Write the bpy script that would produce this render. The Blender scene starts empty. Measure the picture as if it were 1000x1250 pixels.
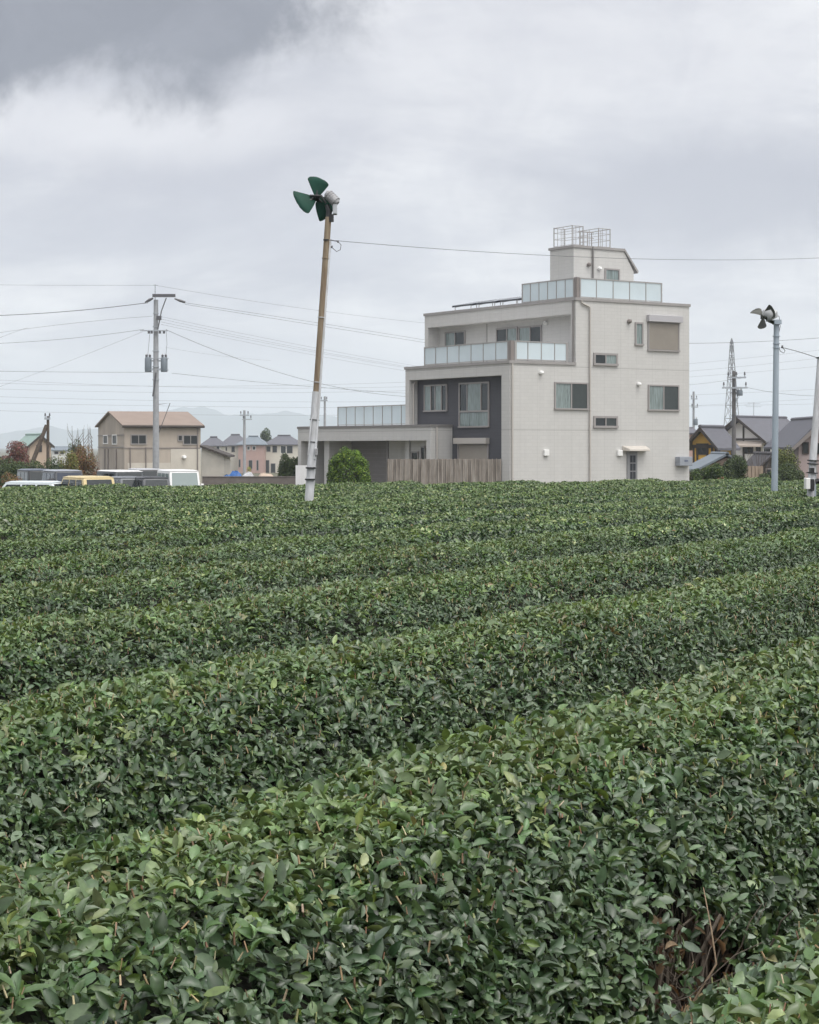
import bpy, math, random
import numpy as np
from mathutils import Vector, Matrix
random.seed(7); RNG = np.random.default_rng(11)
S = bpy.context.scene
COL = S.collection
R = math.radians

# ------------------------------------------------------------------ camera
F = 2200.0; HZ = 545.0; CAMZ = 2.4            # focal length / horizon in photo pixels, eye height
cd = bpy.data.cameras.new("camera"); cam = bpy.data.objects.new("camera", cd); COL.objects.link(cam)
S.camera = cam
cam.location = (0, 0, CAMZ); cam.rotation_euler = (R(90), 0, 0)
cd.sensor_fit = 'VERTICAL'; cd.sensor_height = 36.0; cd.sensor_width = 28.8
cd.lens = 36.0 * F / 1250.0
cd.shift_y = -(625 - HZ) / 1250.0
cd.clip_start = 0.05; cd.clip_end = 30000
S.view_settings.view_transform = 'Standard'; S.view_settings.look = 'None'
S.view_settings.gamma = 1.0; S.view_settings.exposure = 0.0
S.cycles.use_denoising = True
S.cycles.max_bounces = 6; S.cycles.diffuse_bounces = 3; S.cycles.glossy_bounces = 2
S.cycles.transmission_bounces = 3; S.cycles.volume_bounces = 3; S.cycles.transparent_max_bounces = 6
S.cycles.sample_clamp_indirect = 4.0

# ------------------------------------------------------------------ sky
SUN_DIR = Vector((0.32, -0.34, 1.0)).normalized()
W = bpy.data.worlds.new("World"); S.world = W; W.use_nodes = True
nt = W.node_tree; nt.nodes.clear()
def N(t, **kw):
    n = nt.nodes.new(t)
    for k, v in kw.items(): setattr(n, k, v)
    return n
def L(a, b): nt.links.new(a, b)
def M_(op, a, b=None, c=None, clamp=False):
    n = N('ShaderNodeMath', operation=op); n.use_clamp = clamp
    for i, v in enumerate((a, b, c)):
        if v is None: continue
        if isinstance(v, (int, float)): n.inputs[i].default_value = v
        else: L(v, n.inputs[i])
    return n.outputs[0]
def sstep(v, a, b):
    n = N('ShaderNodeMapRange', interpolation_type='SMOOTHSTEP'); n.inputs[1].default_value = a; n.inputs[2].default_value = b
    L(v, n.inputs[0]); return n.outputs[0]
def mixc(f, a, b):
    n = N('ShaderNodeMix', data_type='RGBA')
    if isinstance(f, (int, float)): n.inputs[0].default_value = f
    else: L(f, n.inputs[0])
    for i, v in ((6, a), (7, b)):
        if isinstance(v, tuple): n.inputs[i].default_value = (*v, 1)
        else: L(v, n.inputs[i])
    return n.outputs[2]
out = N('ShaderNodeOutputWorld'); bg = N('ShaderNodeBackground'); L(bg.outputs[0], out.inputs[0])
bg.inputs[1].default_value = 0.1
sky = N('ShaderNodeTexSky', sky_type='NISHITA', sun_disc=False)
sky.sun_elevation = math.asin(SUN_DIR.z); sky.sun_rotation = math.atan2(SUN_DIR.x, SUN_DIR.y)
tc = N('ShaderNodeTexCoord'); sx = N('ShaderNodeSeparateXYZ'); L(tc.outputs['Generated'], sx.inputs[0])
X_, Y_, Z_ = sx.outputs
zz = M_('ADD', M_('MAXIMUM', Z_, 0.0), 0.16)
cx = N('ShaderNodeCombineXYZ'); L(M_('DIVIDE', X_, zz), cx.inputs[0]); L(M_('DIVIDE', Y_, zz), cx.inputs[1])
def noise(vec, scale, detail, rough, off=0.0, dist=0.0):
    n = N('ShaderNodeTexNoise'); n.inputs['Scale'].default_value = scale; n.inputs['Detail'].default_value = detail
    n.inputs['Roughness'].default_value = rough; n.inputs['Distortion'].default_value = dist
    m = N('ShaderNodeVectorMath', operation='ADD'); L(vec, m.inputs[0]); m.inputs[1].default_value = (off, off * .7, off * .3)
    L(m.outputs[0], n.inputs['Vector']); return n.outputs[0]
n1 = noise(cx.outputs[0], 0.9, 6, 0.55, 3.1, 0.3)
n2 = noise(cx.outputs[0], 2.6, 7, 0.6, 8.4, 0.2)
n3 = noise(tc.outputs['Generated'], 9.0, 7, 0.55, 1.7, 0.3)
n4 = noise(tc.outputs['Generated'], 16.0, 9, 0.62, 5.2, 0.6)
def blob(px, py, rx, ry, soft=1.0, wob=0.9):
    # a cloud centred on one direction of the sky dome, ragged by the noise
    u0, v0 = (px - 500) / F, (HZ - py) / F
    u = M_('DIVIDE', X_, M_('MAXIMUM', Y_, 0.05)); v = M_('DIVIDE', Z_, M_('MAXIMUM', Y_, 0.05))
    du = M_('DIVIDE', M_('SUBTRACT', u, u0), rx / F); dv = M_('DIVIDE', M_('SUBTRACT', v, v0), ry / F)
    r = M_('SQRT', M_('ADD', M_('MULTIPLY', du, du), M_('MULTIPLY', dv, dv)))
    r = M_('ADD', r, M_('ADD', M_('MULTIPLY', M_('SUBTRACT', n3, 0.5), wob * 2.2), M_('MULTIPLY', M_('SUBTRACT', n4, 0.5), wob * .9)))
    f = M_('SUBTRACT', 1.0, sstep(r, 1.0 - soft, 1.0 + soft * .6))
    return M_('MULTIPLY', f, sstep(Y_, 0.05, 0.3))
BR = (9.6, 9.65, 9.9); MID = (6.1, 6.2, 6.9); DK = (2.35, 2.5, 3.05)
c = mixc(sstep(n1, 0.40, 0.62), BR, MID)
c = mixc(M_('MULTIPLY', sstep(n2, 0.40, 0.68), 0.40), c, (5.6, 5.75, 6.6))
c = mixc(M_('MULTIPLY', sstep(n4, 0.42, 0.64), 0.30), c, (5.6, 5.8, 6.6))
c = mixc(M_('MULTIPLY', blob(620, 70, 420, 120, .8, .8), .55), c, (7.4, 7.45, 8.0))
c = mixc(M_('MULTIPLY', blob(850, 240, 330, 80, .6, .8), .85), c, (5.3, 5.45, 6.2))
c = mixc(M_('MULTIPLY', blob(280, 290, 380, 55, .8, .8), .6), c, (5.9, 6.1, 6.9))
c = mixc(M_('MULTIPLY', blob(150, 150, 330, 50, .8, .8), .8), c, (8.9, 8.9, 9.3))
c = mixc(M_('MULTIPLY', blob(130, -10, 380, 132, .30, .85), .95), c, DK)
bl_ = blob(140, 10, 360, 140, .6, .9)
c = mixc(M_('MULTIPLY', M_('MULTIPLY', sstep(n4, .40, .66), bl_), .22), c, (4.6, 4.75, 5.4))
c = mixc(M_('MULTIPLY', M_('MULTIPLY', sstep(n3, .52, .36), bl_), .35), c, (1.9, 2.0, 2.6))
c = mixc(M_('MULTIPLY', blob(390, 90, 90, 45, .8, 1.2), .35), c, (4.2, 4.4, 5.2))
hor = M_('SUBTRACT', 1.0, sstep(M_('ADD', Z_, M_('MULTIPLY', M_('SUBTRACT', n3, .5), .06)), 0.01, 0.10))
c = mixc(M_('MULTIPLY', hor, 0.85), c, (9.4, 9.4, 9.6))
# brighter cloud deck round the hidden sun, behind the viewer
vd = N('ShaderNodeVectorMath', operation='DOT_PRODUCT'); L(tc.outputs['Generated'], vd.inputs[0]); vd.inputs[1].default_value = SUN_DIR
c = mixc(sstep(vd.outputs['Value'], 0.45, 0.98), c, (29.0, 28.6, 27.8))
c = mixc(0.96, sky.outputs[0], c)
L(c, bg.inputs[0])

# ------------------------------------------------------------------ sun
sd = bpy.data.lights.new("sun", 'SUN'); sd.energy = 1.25; sd.angle = R(22); sd.color = (1.0, 0.965, 0.92)
so = bpy.data.objects.new("sun", sd); COL.objects.link(so); so.location = (20, -20, 60)
so.rotation_euler = (-SUN_DIR).to_track_quat('-Z', 'Y').to_euler()

# ------------------------------------------------------------------ placing helpers
def P(px, py, D): return Vector(((px - 500) / F * D, D, CAMZ + (HZ - py) / F * D))
def Xat(px, D): return (px - 500) / F * D
def Zat(py, D): return CAMZ + (HZ - py) / F * D
def gz(Y):
    if Y < 53: return 0.0
    if Y < 80: return -0.6 * (Y - 53) / 27
    if Y < 260: return -0.6 - 1.8 * (Y - 80) / 180
    return -2.4

# ------------------------------------------------------------------ materials
MATS = {}
def mat(name, col, rough=0.6, var=0.0, scale=3.0, bump=0.0, metal=0.0, spec=0.5, stretch=(1, 1, 1), col2=None, bscale=None):
    if name in MATS: return MATS[name]
    m = bpy.data.materials.new(name); m.use_nodes = True; t = m.node_tree; b = t.nodes['Principled BSDF']
    b.inputs['Base Color'].default_value = (*col, 1); b.inputs['Roughness'].default_value = rough
    b.inputs['Metallic'].default_value = metal; b.inputs['Specular IOR Level'].default_value = spec
    if var or bump or col2:
        tcn = t.nodes.new('ShaderNodeTexCoord'); mp = t.nodes.new('ShaderNodeMapping'); mp.inputs['Scale'].default_value = stretch
        t.links.new(tcn.outputs['Object'], mp.inputs[0])
        n = t.nodes.new('ShaderNodeTexNoise'); n.inputs['Scale'].default_value = scale; n.inputs['Detail'].default_value = 6; n.inputs['Roughness'].default_value = .6
        t.links.new(mp.outputs[0], n.inputs['Vector'])
        rp = t.nodes.new('ShaderNodeValToRGB'); rp.color_ramp.elements[0].position = .3; rp.color_ramp.elements[1].position = .7
        c2 = col2 or tuple(x * (1 - var) for x in col); c1 = col if col2 else tuple(min(1, x * (1 + var)) for x in col)
        rp.color_ramp.elements[0].color = (*c2, 1); rp.color_ramp.elements[1].color = (*c1, 1)
        t.links.new(n.outputs[0], rp.inputs[0]); t.links.new(rp.outputs[0], b.inputs['Base Color'])
        if bump:
            n2_ = n
            if bscale:
                n2_ = t.nodes.new('ShaderNodeTexNoise'); n2_.inputs['Scale'].default_value = bscale; n2_.inputs['Detail'].default_value = 4
                t.links.new(mp.outputs[0], n2_.inputs['Vector'])
            bp = t.nodes.new('ShaderNodeBump'); bp.inputs['Strength'].default_value = bump; bp.inputs['Distance'].default_value = .02
            t.links.new(n2_.outputs[0], bp.inputs['Height']); t.links.new(bp.outputs[0], b.inputs['Normal'])
    MATS[name] = m; return m

def siding(name, col, joint, pitch=0.98, course=0.16, brick=0.42, dirt=0.13):
    """wall boards: fine courses and faint vertical joints in the object's own frame, faint streaks"""
    m = bpy.data.materials.new(name); m.use_nodes = True; t = m.node_tree; b = t.nodes['Principled BSDF']
    ln = t.links.new
    def mth(op, a, bb=None):
        n = t.nodes.new('ShaderNodeMath'); n.operation = op
        for i, v in enumerate((a, bb)):
            if v is None: continue
            if isinstance(v, (int, float)): n.inputs[i].default_value = v
            else: ln(v, n.inputs[i])
        return n.outputs[0]
    tcn = t.nodes.new('ShaderNodeTexCoord'); sp = t.nodes.new('ShaderNodeSeparateXYZ'); ln(tcn.outputs['Object'], sp.inputs[0])
    g = mth('ADD', mth('ADD', sp.outputs[0], sp.outputs[1]), 0.43)
    cb = t.nodes.new('ShaderNodeCombineXYZ'); ln(g, cb.inputs[0]); ln(sp.outputs[2], cb.inputs[1])
    br = t.nodes.new('ShaderNodeTexBrick'); ln(cb.outputs[0], br.inputs['Vector']); br.inputs['Scale'].default_value = 1
    br.inputs['Brick Width'].default_value = brick; br.inputs['Row Height'].default_value = course
    br.inputs['Mortar Size'].default_value = .008; br.inputs['Mortar Smooth'].default_value = .3
    br.inputs['Color1'].default_value = (*col, 1); br.inputs['Color2'].default_value = (*[x * .955 for x in col], 1)
    br.inputs['Mortar'].default_value = (*[x * .86 for x in col], 1)
    fr = mth('FRACT', mth('DIVIDE', g, pitch)); vj = mth('LESS_THAN', fr, .022)
    def band(z0): return mth('LESS_THAN', mth('ABSOLUTE', mth('SUBTRACT', sp.outputs[2], z0)), .022)
    hj = mth('MAXIMUM', band(joint[0]), band(joint[1]))
    n = t.nodes.new('ShaderNodeTexNoise'); n.inputs['Scale'].default_value = 1.1; n.inputs['Detail'].default_value = 6
    mp = t.nodes.new('ShaderNodeMapping'); mp.inputs['Scale'].default_value = (3.4, 3.4, .22); ln(tcn.outputs['Object'], mp.inputs[0]); ln(mp.outputs[0], n.inputs['Vector'])
    def mx(f, a, colr=None, mode='MIX'):
        q = t.nodes.new('ShaderNodeMix'); q.data_type = 'RGBA'; q.blend_type = mode
        if isinstance(f, float): q.inputs[0].default_value = f
        else: ln(f, q.inputs[0])
        ln(a, q.inputs[6]); q.inputs[7].default_value = (*colr, 1); return q.outputs[2]
    dn = mth('MULTIPLY', n.outputs[0], dirt * 3)
    o = mx(dn, br.outputs[0], tuple(x * .72 for x in col))
    o = mx(mth('MULTIPLY', vj, .22), o, tuple(x * .45 for x in col))
    o = mx(mth('MULTIPLY', hj, .42), o, tuple(x * .4 for x in col))
    ln(o, b.inputs['Base Color']); b.inputs['Roughness'].default_value = .75
    bp = t.nodes.new('ShaderNodeBump'); bp.inputs['Strength'].default_value = .25; bp.inputs['Distance'].default_value = .01
    ln(mth('SUBTRACT', 1.0, mth('MAXIMUM', br.outputs['Fac'], vj)), bp.inputs['Height']); ln(bp.outputs[0], b.inputs['Normal'])
    MATS[name] = m; return m

# ------------------------------------------------------------------ mesh helpers
class MB:
    def __init__(s): s.v = []; s.f = []
    def add(s, vs, fs):
        o = len(s.v); s.v += [tuple(v) for v in vs]; s.f += [tuple(i + o for i in f) for f in fs]; return s
    def box(s, a, b):
        x0, y0, z0 = a; x1, y1, z1 = b
        return s.add([(x0, y0, z0), (x1, y0, z0), (x1, y1, z0), (x0, y1, z0), (x0, y0, z1), (x1, y0, z1), (x1, y1, z1), (x0, y1, z1)],
                     [(0, 3, 2, 1), (4, 5, 6, 7), (0, 1, 5, 4), (1, 2, 6, 5), (2, 3, 7, 6), (3, 0, 4, 7)])
    def hexa(s, bot, top):
        return s.add(list(bot) + list(top), [(0, 3, 2, 1), (4, 5, 6, 7), (0, 1, 5, 4), (1, 2, 6, 5), (2, 3, 7, 6), (3, 0, 4, 7)])
    def prism(s, pts, d):
        """polygon (3-D points) pushed along d"""
        n = len(pts); d = Vector(d); a = [Vector(p) for p in pts]
        return s.add(a + [p + d for p in a], [tuple(range(n))[::-1], tuple(range(n, 2 * n))] + [(i, (i + 1) % n, n + (i + 1) % n, n + i) for i in range(n)])
    def tube(s, pts, r, n=8, cap=True):
        pts = [Vector(p) for p in pts]; rs = r if isinstance(r, (list, tuple)) else [r] * len(pts)
        base = len(s.v); prev = None
        for i, p in enumerate(pts):
            d = (pts[min(i + 1, len(pts) - 1)] - pts[max(i - 1, 0)])
            d = d.normalized() if d.length > 1e-9 else Vector((0, 0, 1))
            if prev is None: a = d.orthogonal().normalized()
            else:
                a = prev - d * prev.dot(d); a = a.normalized() if a.length > 1e-6 else d.orthogonal().normalized()
            prev = a; b = d.cross(a)
            for k in range(n):
                t = 2 * math.pi * k / n; s.v.append(tuple(p + (a * math.cos(t) + b * math.sin(t)) * rs[i]))
        for i in range(len(pts) - 1):
            for k in range(n):
                q = base + i * n
                s.f.append((q + k, q + (k + 1) % n, q + n + (k + 1) % n, q + n + k))
        if cap:
            s.f.append(tuple(base + k for k in range(n))[::-1]); e = base + (len(pts) - 1) * n; s.f.append(tuple(e + k for k in range(n)))
        return s
    def build(s, name, m, parent=None, smooth=False, bevel=0.0, seg=2):
        me = bpy.data.meshes.new(name); me.from_pydata(s.v, [], s.f); me.materials.append(m); me.update()
        o = bpy.data.objects.new(name, me); COL.objects.link(o)
        if parent: o.parent = parent
        if smooth:
            me.polygons.foreach_set('use_smooth', [True] * len(me.polygons))
            me.set_sharp_from_angle(angle=R(40))
        if bevel:
            md = o.modifiers.new('bevel', 'BEVEL'); md.width = bevel; md.segments = seg; md.limit_method = 'ANGLE'
        return o
def tag(o, label=None, cat=None, group=None, kind=None):
    if label: o['label'] = label
    if cat: o['category'] = cat
    if group: o['group'] = group
    if kind: o['kind'] = kind
    return o
def empty(name, loc, rz=0, label=None, cat=None, group=None):
    o = bpy.data.objects.new(name, None); COL.objects.link(o); o.location = loc; o.rotation_euler = (0, 0, rz); o.empty_display_size = .3
    return tag(o, label, cat, group)
def npmesh(name, V, Fc, m, parent=None, col=None, smooth=False):
    """numpy mesh: V (n,3), Fc (k,3 or 4)"""
    me = bpy.data.meshes.new(name); k, w = Fc.shape
    me.vertices.add(len(V)); me.vertices.foreach_set('co', V.astype(np.float32).ravel())
    me.loops.add(k * w); me.loops.foreach_set('vertex_index', Fc.astype(np.int32).ravel())
    me.polygons.add(k); me.polygons.foreach_set('loop_start', np.arange(0, k * w, w, dtype=np.int32))
    if smooth: me.polygons.foreach_set('use_smooth', np.ones(k, dtype=bool))
    me.update(calc_edges=True)
    if col is not None:
        a = me.color_attributes.new('tint', 'FLOAT_COLOR', 'POINT')
        a.data.foreach_set('color', np.concatenate([col, np.ones((len(col), 1))], 1).astype(np.float32).ravel())
    me.materials.append(m); o = bpy.data.objects.new(name, me); COL.objects.link(o)
    if parent: o.parent = parent
    return o

# ------------------------------------------------------------------ leaves
def leaf_mat(name, rough=.42, spec=.5, transl=.18, veins=True):
    m = bpy.data.materials.new(name); m.use_nodes = True; t = m.node_tree; b = t.nodes['Principled BSDF']; o = t.nodes['Material Output']
    at = t.nodes.new('ShaderNodeAttribute'); at.attribute_name = 'tint'
    tcn = t.nodes.new('ShaderNodeTexCoord'); n = t.nodes.new('ShaderNodeTexNoise'); n.inputs['Scale'].default_value = 70; n.inputs['Detail'].default_value = 3
    t.links.new(tcn.outputs['Object'], n.inputs['Vector'])
    rp = t.nodes.new('ShaderNodeMapRange'); rp.inputs[1].default_value = .3; rp.inputs[2].default_value = .7; rp.inputs[3].default_value = .75; rp.inputs[4].default_value = 1.25
    t.links.new(n.outputs[0], rp.inputs[0])
    mu = t.nodes.new('ShaderNodeVectorMath'); mu.operation = 'SCALE'; t.links.new(at.outputs['Color'], mu.inputs[0]); t.links.new(rp.outputs[0], mu.inputs['Scale'])
    g = t.nodes.new('ShaderNodeNewGeometry')           # underside of a leaf is paler
    mx = t.nodes.new('ShaderNodeMix'); mx.data_type = 'RGBA'; t.links.new(g.outputs['Backfacing'], mx.inputs[0]); t.links.new(mu.outputs[0], mx.inputs[6])
    ad = t.nodes.new('ShaderNodeVectorMath'); ad.operation = 'MULTIPLY'; t.links.new(mu.outputs[0], ad.inputs[0]); ad.inputs[1].default_value = (1.5, 1.3, 1.1)
    t.links.new(ad.outputs[0], mx.inputs[7]); t.links.new(mx.outputs[2], b.inputs['Base Color'])
    b.inputs['Roughness'].default_value = rough; b.inputs['Specular IOR Level'].default_value = spec
    tr = t.nodes.new('ShaderNodeBsdfTranslucent'); ms = t.nodes.new('ShaderNodeMixShader'); ms.inputs[0].default_value = transl
    t.links.new(ad.outputs[0], tr.inputs[0]); t.links.new(b.outputs[0], ms.inputs[1]); t.links.new(tr.outputs[0], ms.inputs[2]); t.links.new(ms.outputs[0], o.inputs[0])
    return m
def template(kind):
    if kind == 'near':
        xs = [0, .2, .48, .78, 1]; ws = [.05, .78, 1, .66, .0]
    elif kind == 'mid':
        xs = [0, .42, 1]; ws = [.06, 1, .0]
    else:
        V = np.array([[0, 0, 0], [.5, .5, .08], [1, 0, -.05], [.5, -.5, .08]], float); return V, np.array([[0, 1, 2], [0, 2, 3]])
    V = []; Fc = []
    for i, (x, w) in enumerate(zip(xs, ws)):
        z = -.22 * (x - .25) ** 2
        for sgn in (-1, 0, 1): V.append([x, sgn * w * .5, z + abs(sgn) * w * .15])
    for i in range(len(xs) - 1):
        a = i * 3
        Fc += [[a, a + 3, a + 4, a + 1], [a + 1, a + 4, a + 5, a + 2]]
    return np.array(V, float), np.array(Fc)
TPL = {k: template(k) for k in ('near', 'mid', 'far')}
def unit(a): return a / np.maximum(np.linalg.norm(a, axis=1, keepdims=True), 1e-9)
def leaves(Pp, Nn, length, kind, spread=.75, wr=.48, up=0.0, cutp=.0, whorl=0):
    """blades at points Pp facing roughly Nn; returns verts, faces, leaf-index"""
    n = len(Pp); T, Fc = TPL[kind]
    nn = unit(Nn + RNG.normal(0, spread, (n, 3)) * np.array([1, 1, .8]))
    fwd = RNG.normal(0, 1, (n, 3)) + np.array([0, 0, up]); fwd = unit(fwd - nn * (fwd * nn).sum(1, keepdims=True))
    o_ = .35
    if whorl:                                             # leaves of one shoot radiate from its tip
        Nu = unit(Nn + np.array([0, 0, .25])); t1 = unit(np.cross(Nu, np.tile([.31, .95, .07], (n, 1)))); t2 = np.cross(Nu, t1); g = n // whorl + 1
        az = np.repeat(RNG.uniform(0, 6.28, g), whorl)[:n] + (np.arange(n) % whorl) * 2.4 + RNG.normal(0, .35, n); ti = RNG.normal(.42, .36, n)
        rad_ = t1 * np.cos(az)[:, None] + t2 * np.sin(az)[:, None]; ax_ = unit(Nu + np.repeat(RNG.normal(0, .28, (g, 3)), whorl, axis=0)[:n])
        fwd = unit(rad_ * np.cos(ti)[:, None] + ax_ * np.sin(ti)[:, None]); nn = unit(ax_ * np.cos(ti)[:, None] - rad_ * np.sin(ti)[:, None] + RNG.normal(0, .33, (n, 3))); nn = unit(nn - fwd * (fwd * nn).sum(1, keepdims=True)); o_ = -.08
    side = np.cross(nn, fwd)
    Lh = length.reshape(-1, 1, 1); wr_ = (wr * RNG.uniform(.8, 1.2, n)).reshape(-1, 1, 1)
    cu = RNG.uniform(.1, 2.0, n).reshape(-1, 1, 1)
    cut = np.where(RNG.uniform(0, 1, n) < cutp, RNG.uniform(.42, .8, n), 1.0)
    TX = np.minimum(T[None, :, 0], cut[:, None])[:, :, None]; skew = RNG.normal(0, .22, n).reshape(-1, 1, 1)
    V = Pp[:, None, :] + Lh * ((TX - o_) * fwd[:, None, :] + (wr_ * T[None, :, 1:2] + skew * TX ** 2 * .5) * side[:, None, :] + cu * T[None, :, 2:3] * nn[:, None, :])
    V = V.reshape(-1, 3); m = len(T)
    FF = (Fc[None] + (np.arange(n) * m)[:, None, None]).reshape(-1, Fc.shape[1])
    return V, FF, m
def pick(n, cols, w):
    cols = np.array(cols, float); w = np.array(w, float); w /= w.sum()
    c = cols[RNG.choice(len(cols), n, p=w)]
    return np.clip(c * RNG.uniform(.78, 1.22, (n, 1)) * RNG.uniform(.92, 1.08, (n, 3)), .003, .9)

# ------------------------------------------------------------------ ground
def grid_sheet(name, xs, ys, zf, m):
    V = np.array([[x, y, zf(x, y)] for y in ys for x in xs]); nx = len(xs)
    Fc = np.array([[j * nx + i, j * nx + i + 1, (j + 1) * nx + i + 1, (j + 1) * nx + i] for j in range(len(ys) - 1) for i in range(nx - 1)])
    return npmesh(name, V, Fc, m, smooth=True)
m_ground = mat('ground_grass', (.075, .085, .045), .95, .35, .35, .3, col2=(.12, .10, .07))
ys = [-60, 0, 40, 50, 53, 60, 70, 80, 100, 130, 180, 260, 400, 700, 1200, 2500, 4500, 7000]
xs = [-6500, -3000, -1200, -500, -200, -80, -30, 0, 30, 80, 200, 500, 1200, 3000, 6500]
tag(grid_sheet('ground', xs, ys, lambda x, y: gz(y), m_ground), kind='structure')

TH = math.atan((1850 - 500) / F); ST, CT = math.sin(TH), math.cos(TH)     # rows run along (ST, CT)
SOIL = 0.62; CAN = CAMZ - 0.88; HH = CAN - SOIL
PITCH = 1.88; P0 = 1.63
def edgeY(X): return 44.8 + .53 * X
m_soil = mat('field_soil', (.055, .040, .028), .95, .4, 4, .5)
mb = MB()
a, b_, c_, d_ = (-26, -2), (26, -2), (26, edgeY(26) + .6), (-26, edgeY(-26) + .6)
mb.hexa([(-27, -3, .004), (27, -3, .004), (27, c_[1] + .8, .004), (-27, d_[1] + .8, .004)], [(a[0], a[1], SOIL), (b_[0], b_[1], SOIL), (c_[0], c_[1], SOIL), (d_[0], d_[1], SOIL)])
tag(mb.build('field_soil', m_soil), kind='structure')

# distant hills
def hills():
    prof = [(-400, 12), (-150, 10), (0, 15), (35, 20), (60, 23), (85, 19), (120, 22), (160, 27), (190, 38), (222, 48), (250, 44), (280, 36), (305, 38), (330, 43), (352, 46), (375, 43), (410, 37), (450, 30), (500, 25), (600, 20), (900, 15), (1400, 8)]
    px = np.array([p[0] for p in prof], float); hy = np.array([p[1] for p in prof], float)
    xs = np.linspace(-300, 1300, 260); ds = np.linspace(5500, 6950, 16); V = []
    for d in ds:
        for x in xs:
            k = math.exp(-((d - 6300) / 330) ** 2)
            h = np.interp(x, px, hy) * (1 + .03 * math.sin(x * .13) + .015 * math.sin(x * .31 + 1))
            V.append([(x - 500) / F * d, d, -2.6 + k * (h / F * 6300 + 5) * (1 + .08 * math.sin(x * .03 + d * .004))])
    nx = len(xs); Fc = np.array([[j * nx + i, j * nx + i + 1, (j + 1) * nx + i + 1, (j + 1) * nx + i] for j in range(len(ds) - 1) for i in range(nx - 1)])
    return tag(npmesh('hills', np.array(V), Fc, mat('hill_woods', (.035, .055, .04), .95, .3, .004), smooth=True), kind='structure')
hills()

# ------------------------------------------------------------------ the three-storey house
HA = R(34.1); DK_ = 80.0
K = Vector((Xat(622.5, DK_), DK_, 0.0))
dA = Vector((math.cos(HA), math.sin(HA), 0)); dB = Vector((-math.sin(HA), math.cos(HA), 0))
def sA(px, t=0.0):
    b = K + dB * t; u = (px - 500) / F; return (u * b.y - b.x) / (dA.x - u * dA.y)
def tB(px, s=0.0):
    b = K + dA * s; u = (px - 500) / F; return (u * b.y - b.x) / (dB.x - u * dB.y)
def zh(py, s, t):
    p = K + dA * s + dB * t; return CAMZ + (HZ - py) / F * p.y
Z0 = -0.7
house = empty('house', (K.x, K.y, 0), HA, 'three-storey pale grey house with roof terraces, glass railings and a dark recessed wall', 'house')
m_wall = siding('pale_siding', (.565, .556, .542), (zh(525, 3, 0), zh(448.5, 4.5, 0)))
m_dark = siding('dark_siding', (.075, .075, .088), (50, 51), pitch=.9, dirt=.03)
m_cop = mat('coping_metal', (.30, .285, .28), .5, .08, 2)
m_frame = mat('window_frame', (.30, .28, .275), .45)
m_glass = mat('window_glass', (.018, .024, .026), .06, spec=.55)
m_curt = mat('curtained_glass', (.19, .235, .23), .10, .45, 9, stretch=(3, 3, .2), spec=.7)
m_screen = mat('insect_screen', (.045, .055, .056), .35, .1, 5)
m_frost = mat('frosted_glass', (.54, .62, .66), .22, .04, 1.2, spec=.6)
m_rail = mat('rail_metal', (.32, .31, .305), .45)
m_white = mat('white_plastic', (.78, .78, .77), .4)
m_pipe = mat('drain_pipe', (.47, .44, .41), .5)
m_dpipe = mat('dark_drain_pipe', (.20, .19, .185), .5)
m_shut = mat('shutter_slats', (.30, .27, .235), .5, .05, 2)
m_brown = mat('brown_plastic', (.21, .185, .175), .5)

s3 = sA(703); sE = sA(841.5); t2 = tB(495); t3 = tB(518.5, s3)
z2 = 6.10; z3 = zh(366, s3, 0) - .02; zs2 = zh(458, 0, .6); zs3 = zh(383.5, s3, .4)
recD = .7
w = MB()
w.box((s3, 0, Z0), (sE, t3, z2)); w.box((s3 + recD, 0, z2), (sE, t3, zs3)); w.box((s3, 0, z2), (s3 + recD, .36, zs3)); w.box((s3, t3 - .28, z2), (s3 + recD, t3, zs3))
w.box((s3, 0, zs3), (sE, t3, z3))
w.box((.5, 0, Z0), (s3, t2, zs2)); w.box((0, 0, Z0), (.5, .62, zs2)); w.box((0, t2 - .32, Z0), (.5, t2, zs2)); w.box((0, 0, zs2), (s3, t2, z2))
w.build('wall', m_wall, house)
MB().box((.482, .622, Z0), (.498, t2 - .322, zs2 - .002)).build('dark_wall', m_dark, house)['label'] = 'dark charcoal recessed wall on the second floor'
def ring(x0, y0, x1, y1, z, h=.13, o=.05, wd=.22, sides='NESW'):
    m = MB()
    if 'S' in sides: m.box((x0 - o, y0 - o, z), (x1 + o, y0 + wd, z + h))
    if 'N' in sides: m.box((x0 - o, y1 - wd, z), (x1 + o, y1 + o, z + h))
    if 'W' in sides: m.box((x0 - o, y0 + wd + .002, z), (x0 + wd, y1 - wd - .002, z + h))
    if 'E' in sides: m.box((x1 - wd, y0 + wd + .002, z), (x1 + o, y1 - wd - .002, z + h))
    return m
ring(s3, 0, sE, t3, z3, .13).build('coping', m_cop, house)
ring(0, 0, s3 - .06, t2, z2, .13, sides='SNW').build('coping', m_cop, house)
# penthouse stair tower
tp = 2.0; sp0 = sA(700.4, tp); sp1 = sA(773.6, tp); tpd = tB(671.6, sp0); sps = sA(761.6, tp); zp = zh(302, sp0, tp); zpe = zh(331.5, sp1, tp)
MB().prism([(sp0, tp, z3), (sp1, tp, z3), (sp1, tp, zpe), (sps, tp, zp), (sp0, tp, zp)], (0, tpd - tp, 0)).build('stair_tower', m_wall, house)
cm = MB(); cm.box((sp0 - .06, tp - .06, zp + .002), (sps, tpd + .06, zp + .12))
cm.prism([(sps + .002, tp - .07, zp + .005), (sp1 + .22, tp - .07, zpe - .08), (sp1 + .25, tp - .07, zpe + .03), (sps + .002, tp - .07, zp + .13)], (0, tpd - tp + .14, 0))
cm.build('coping', m_cop, house)
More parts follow.
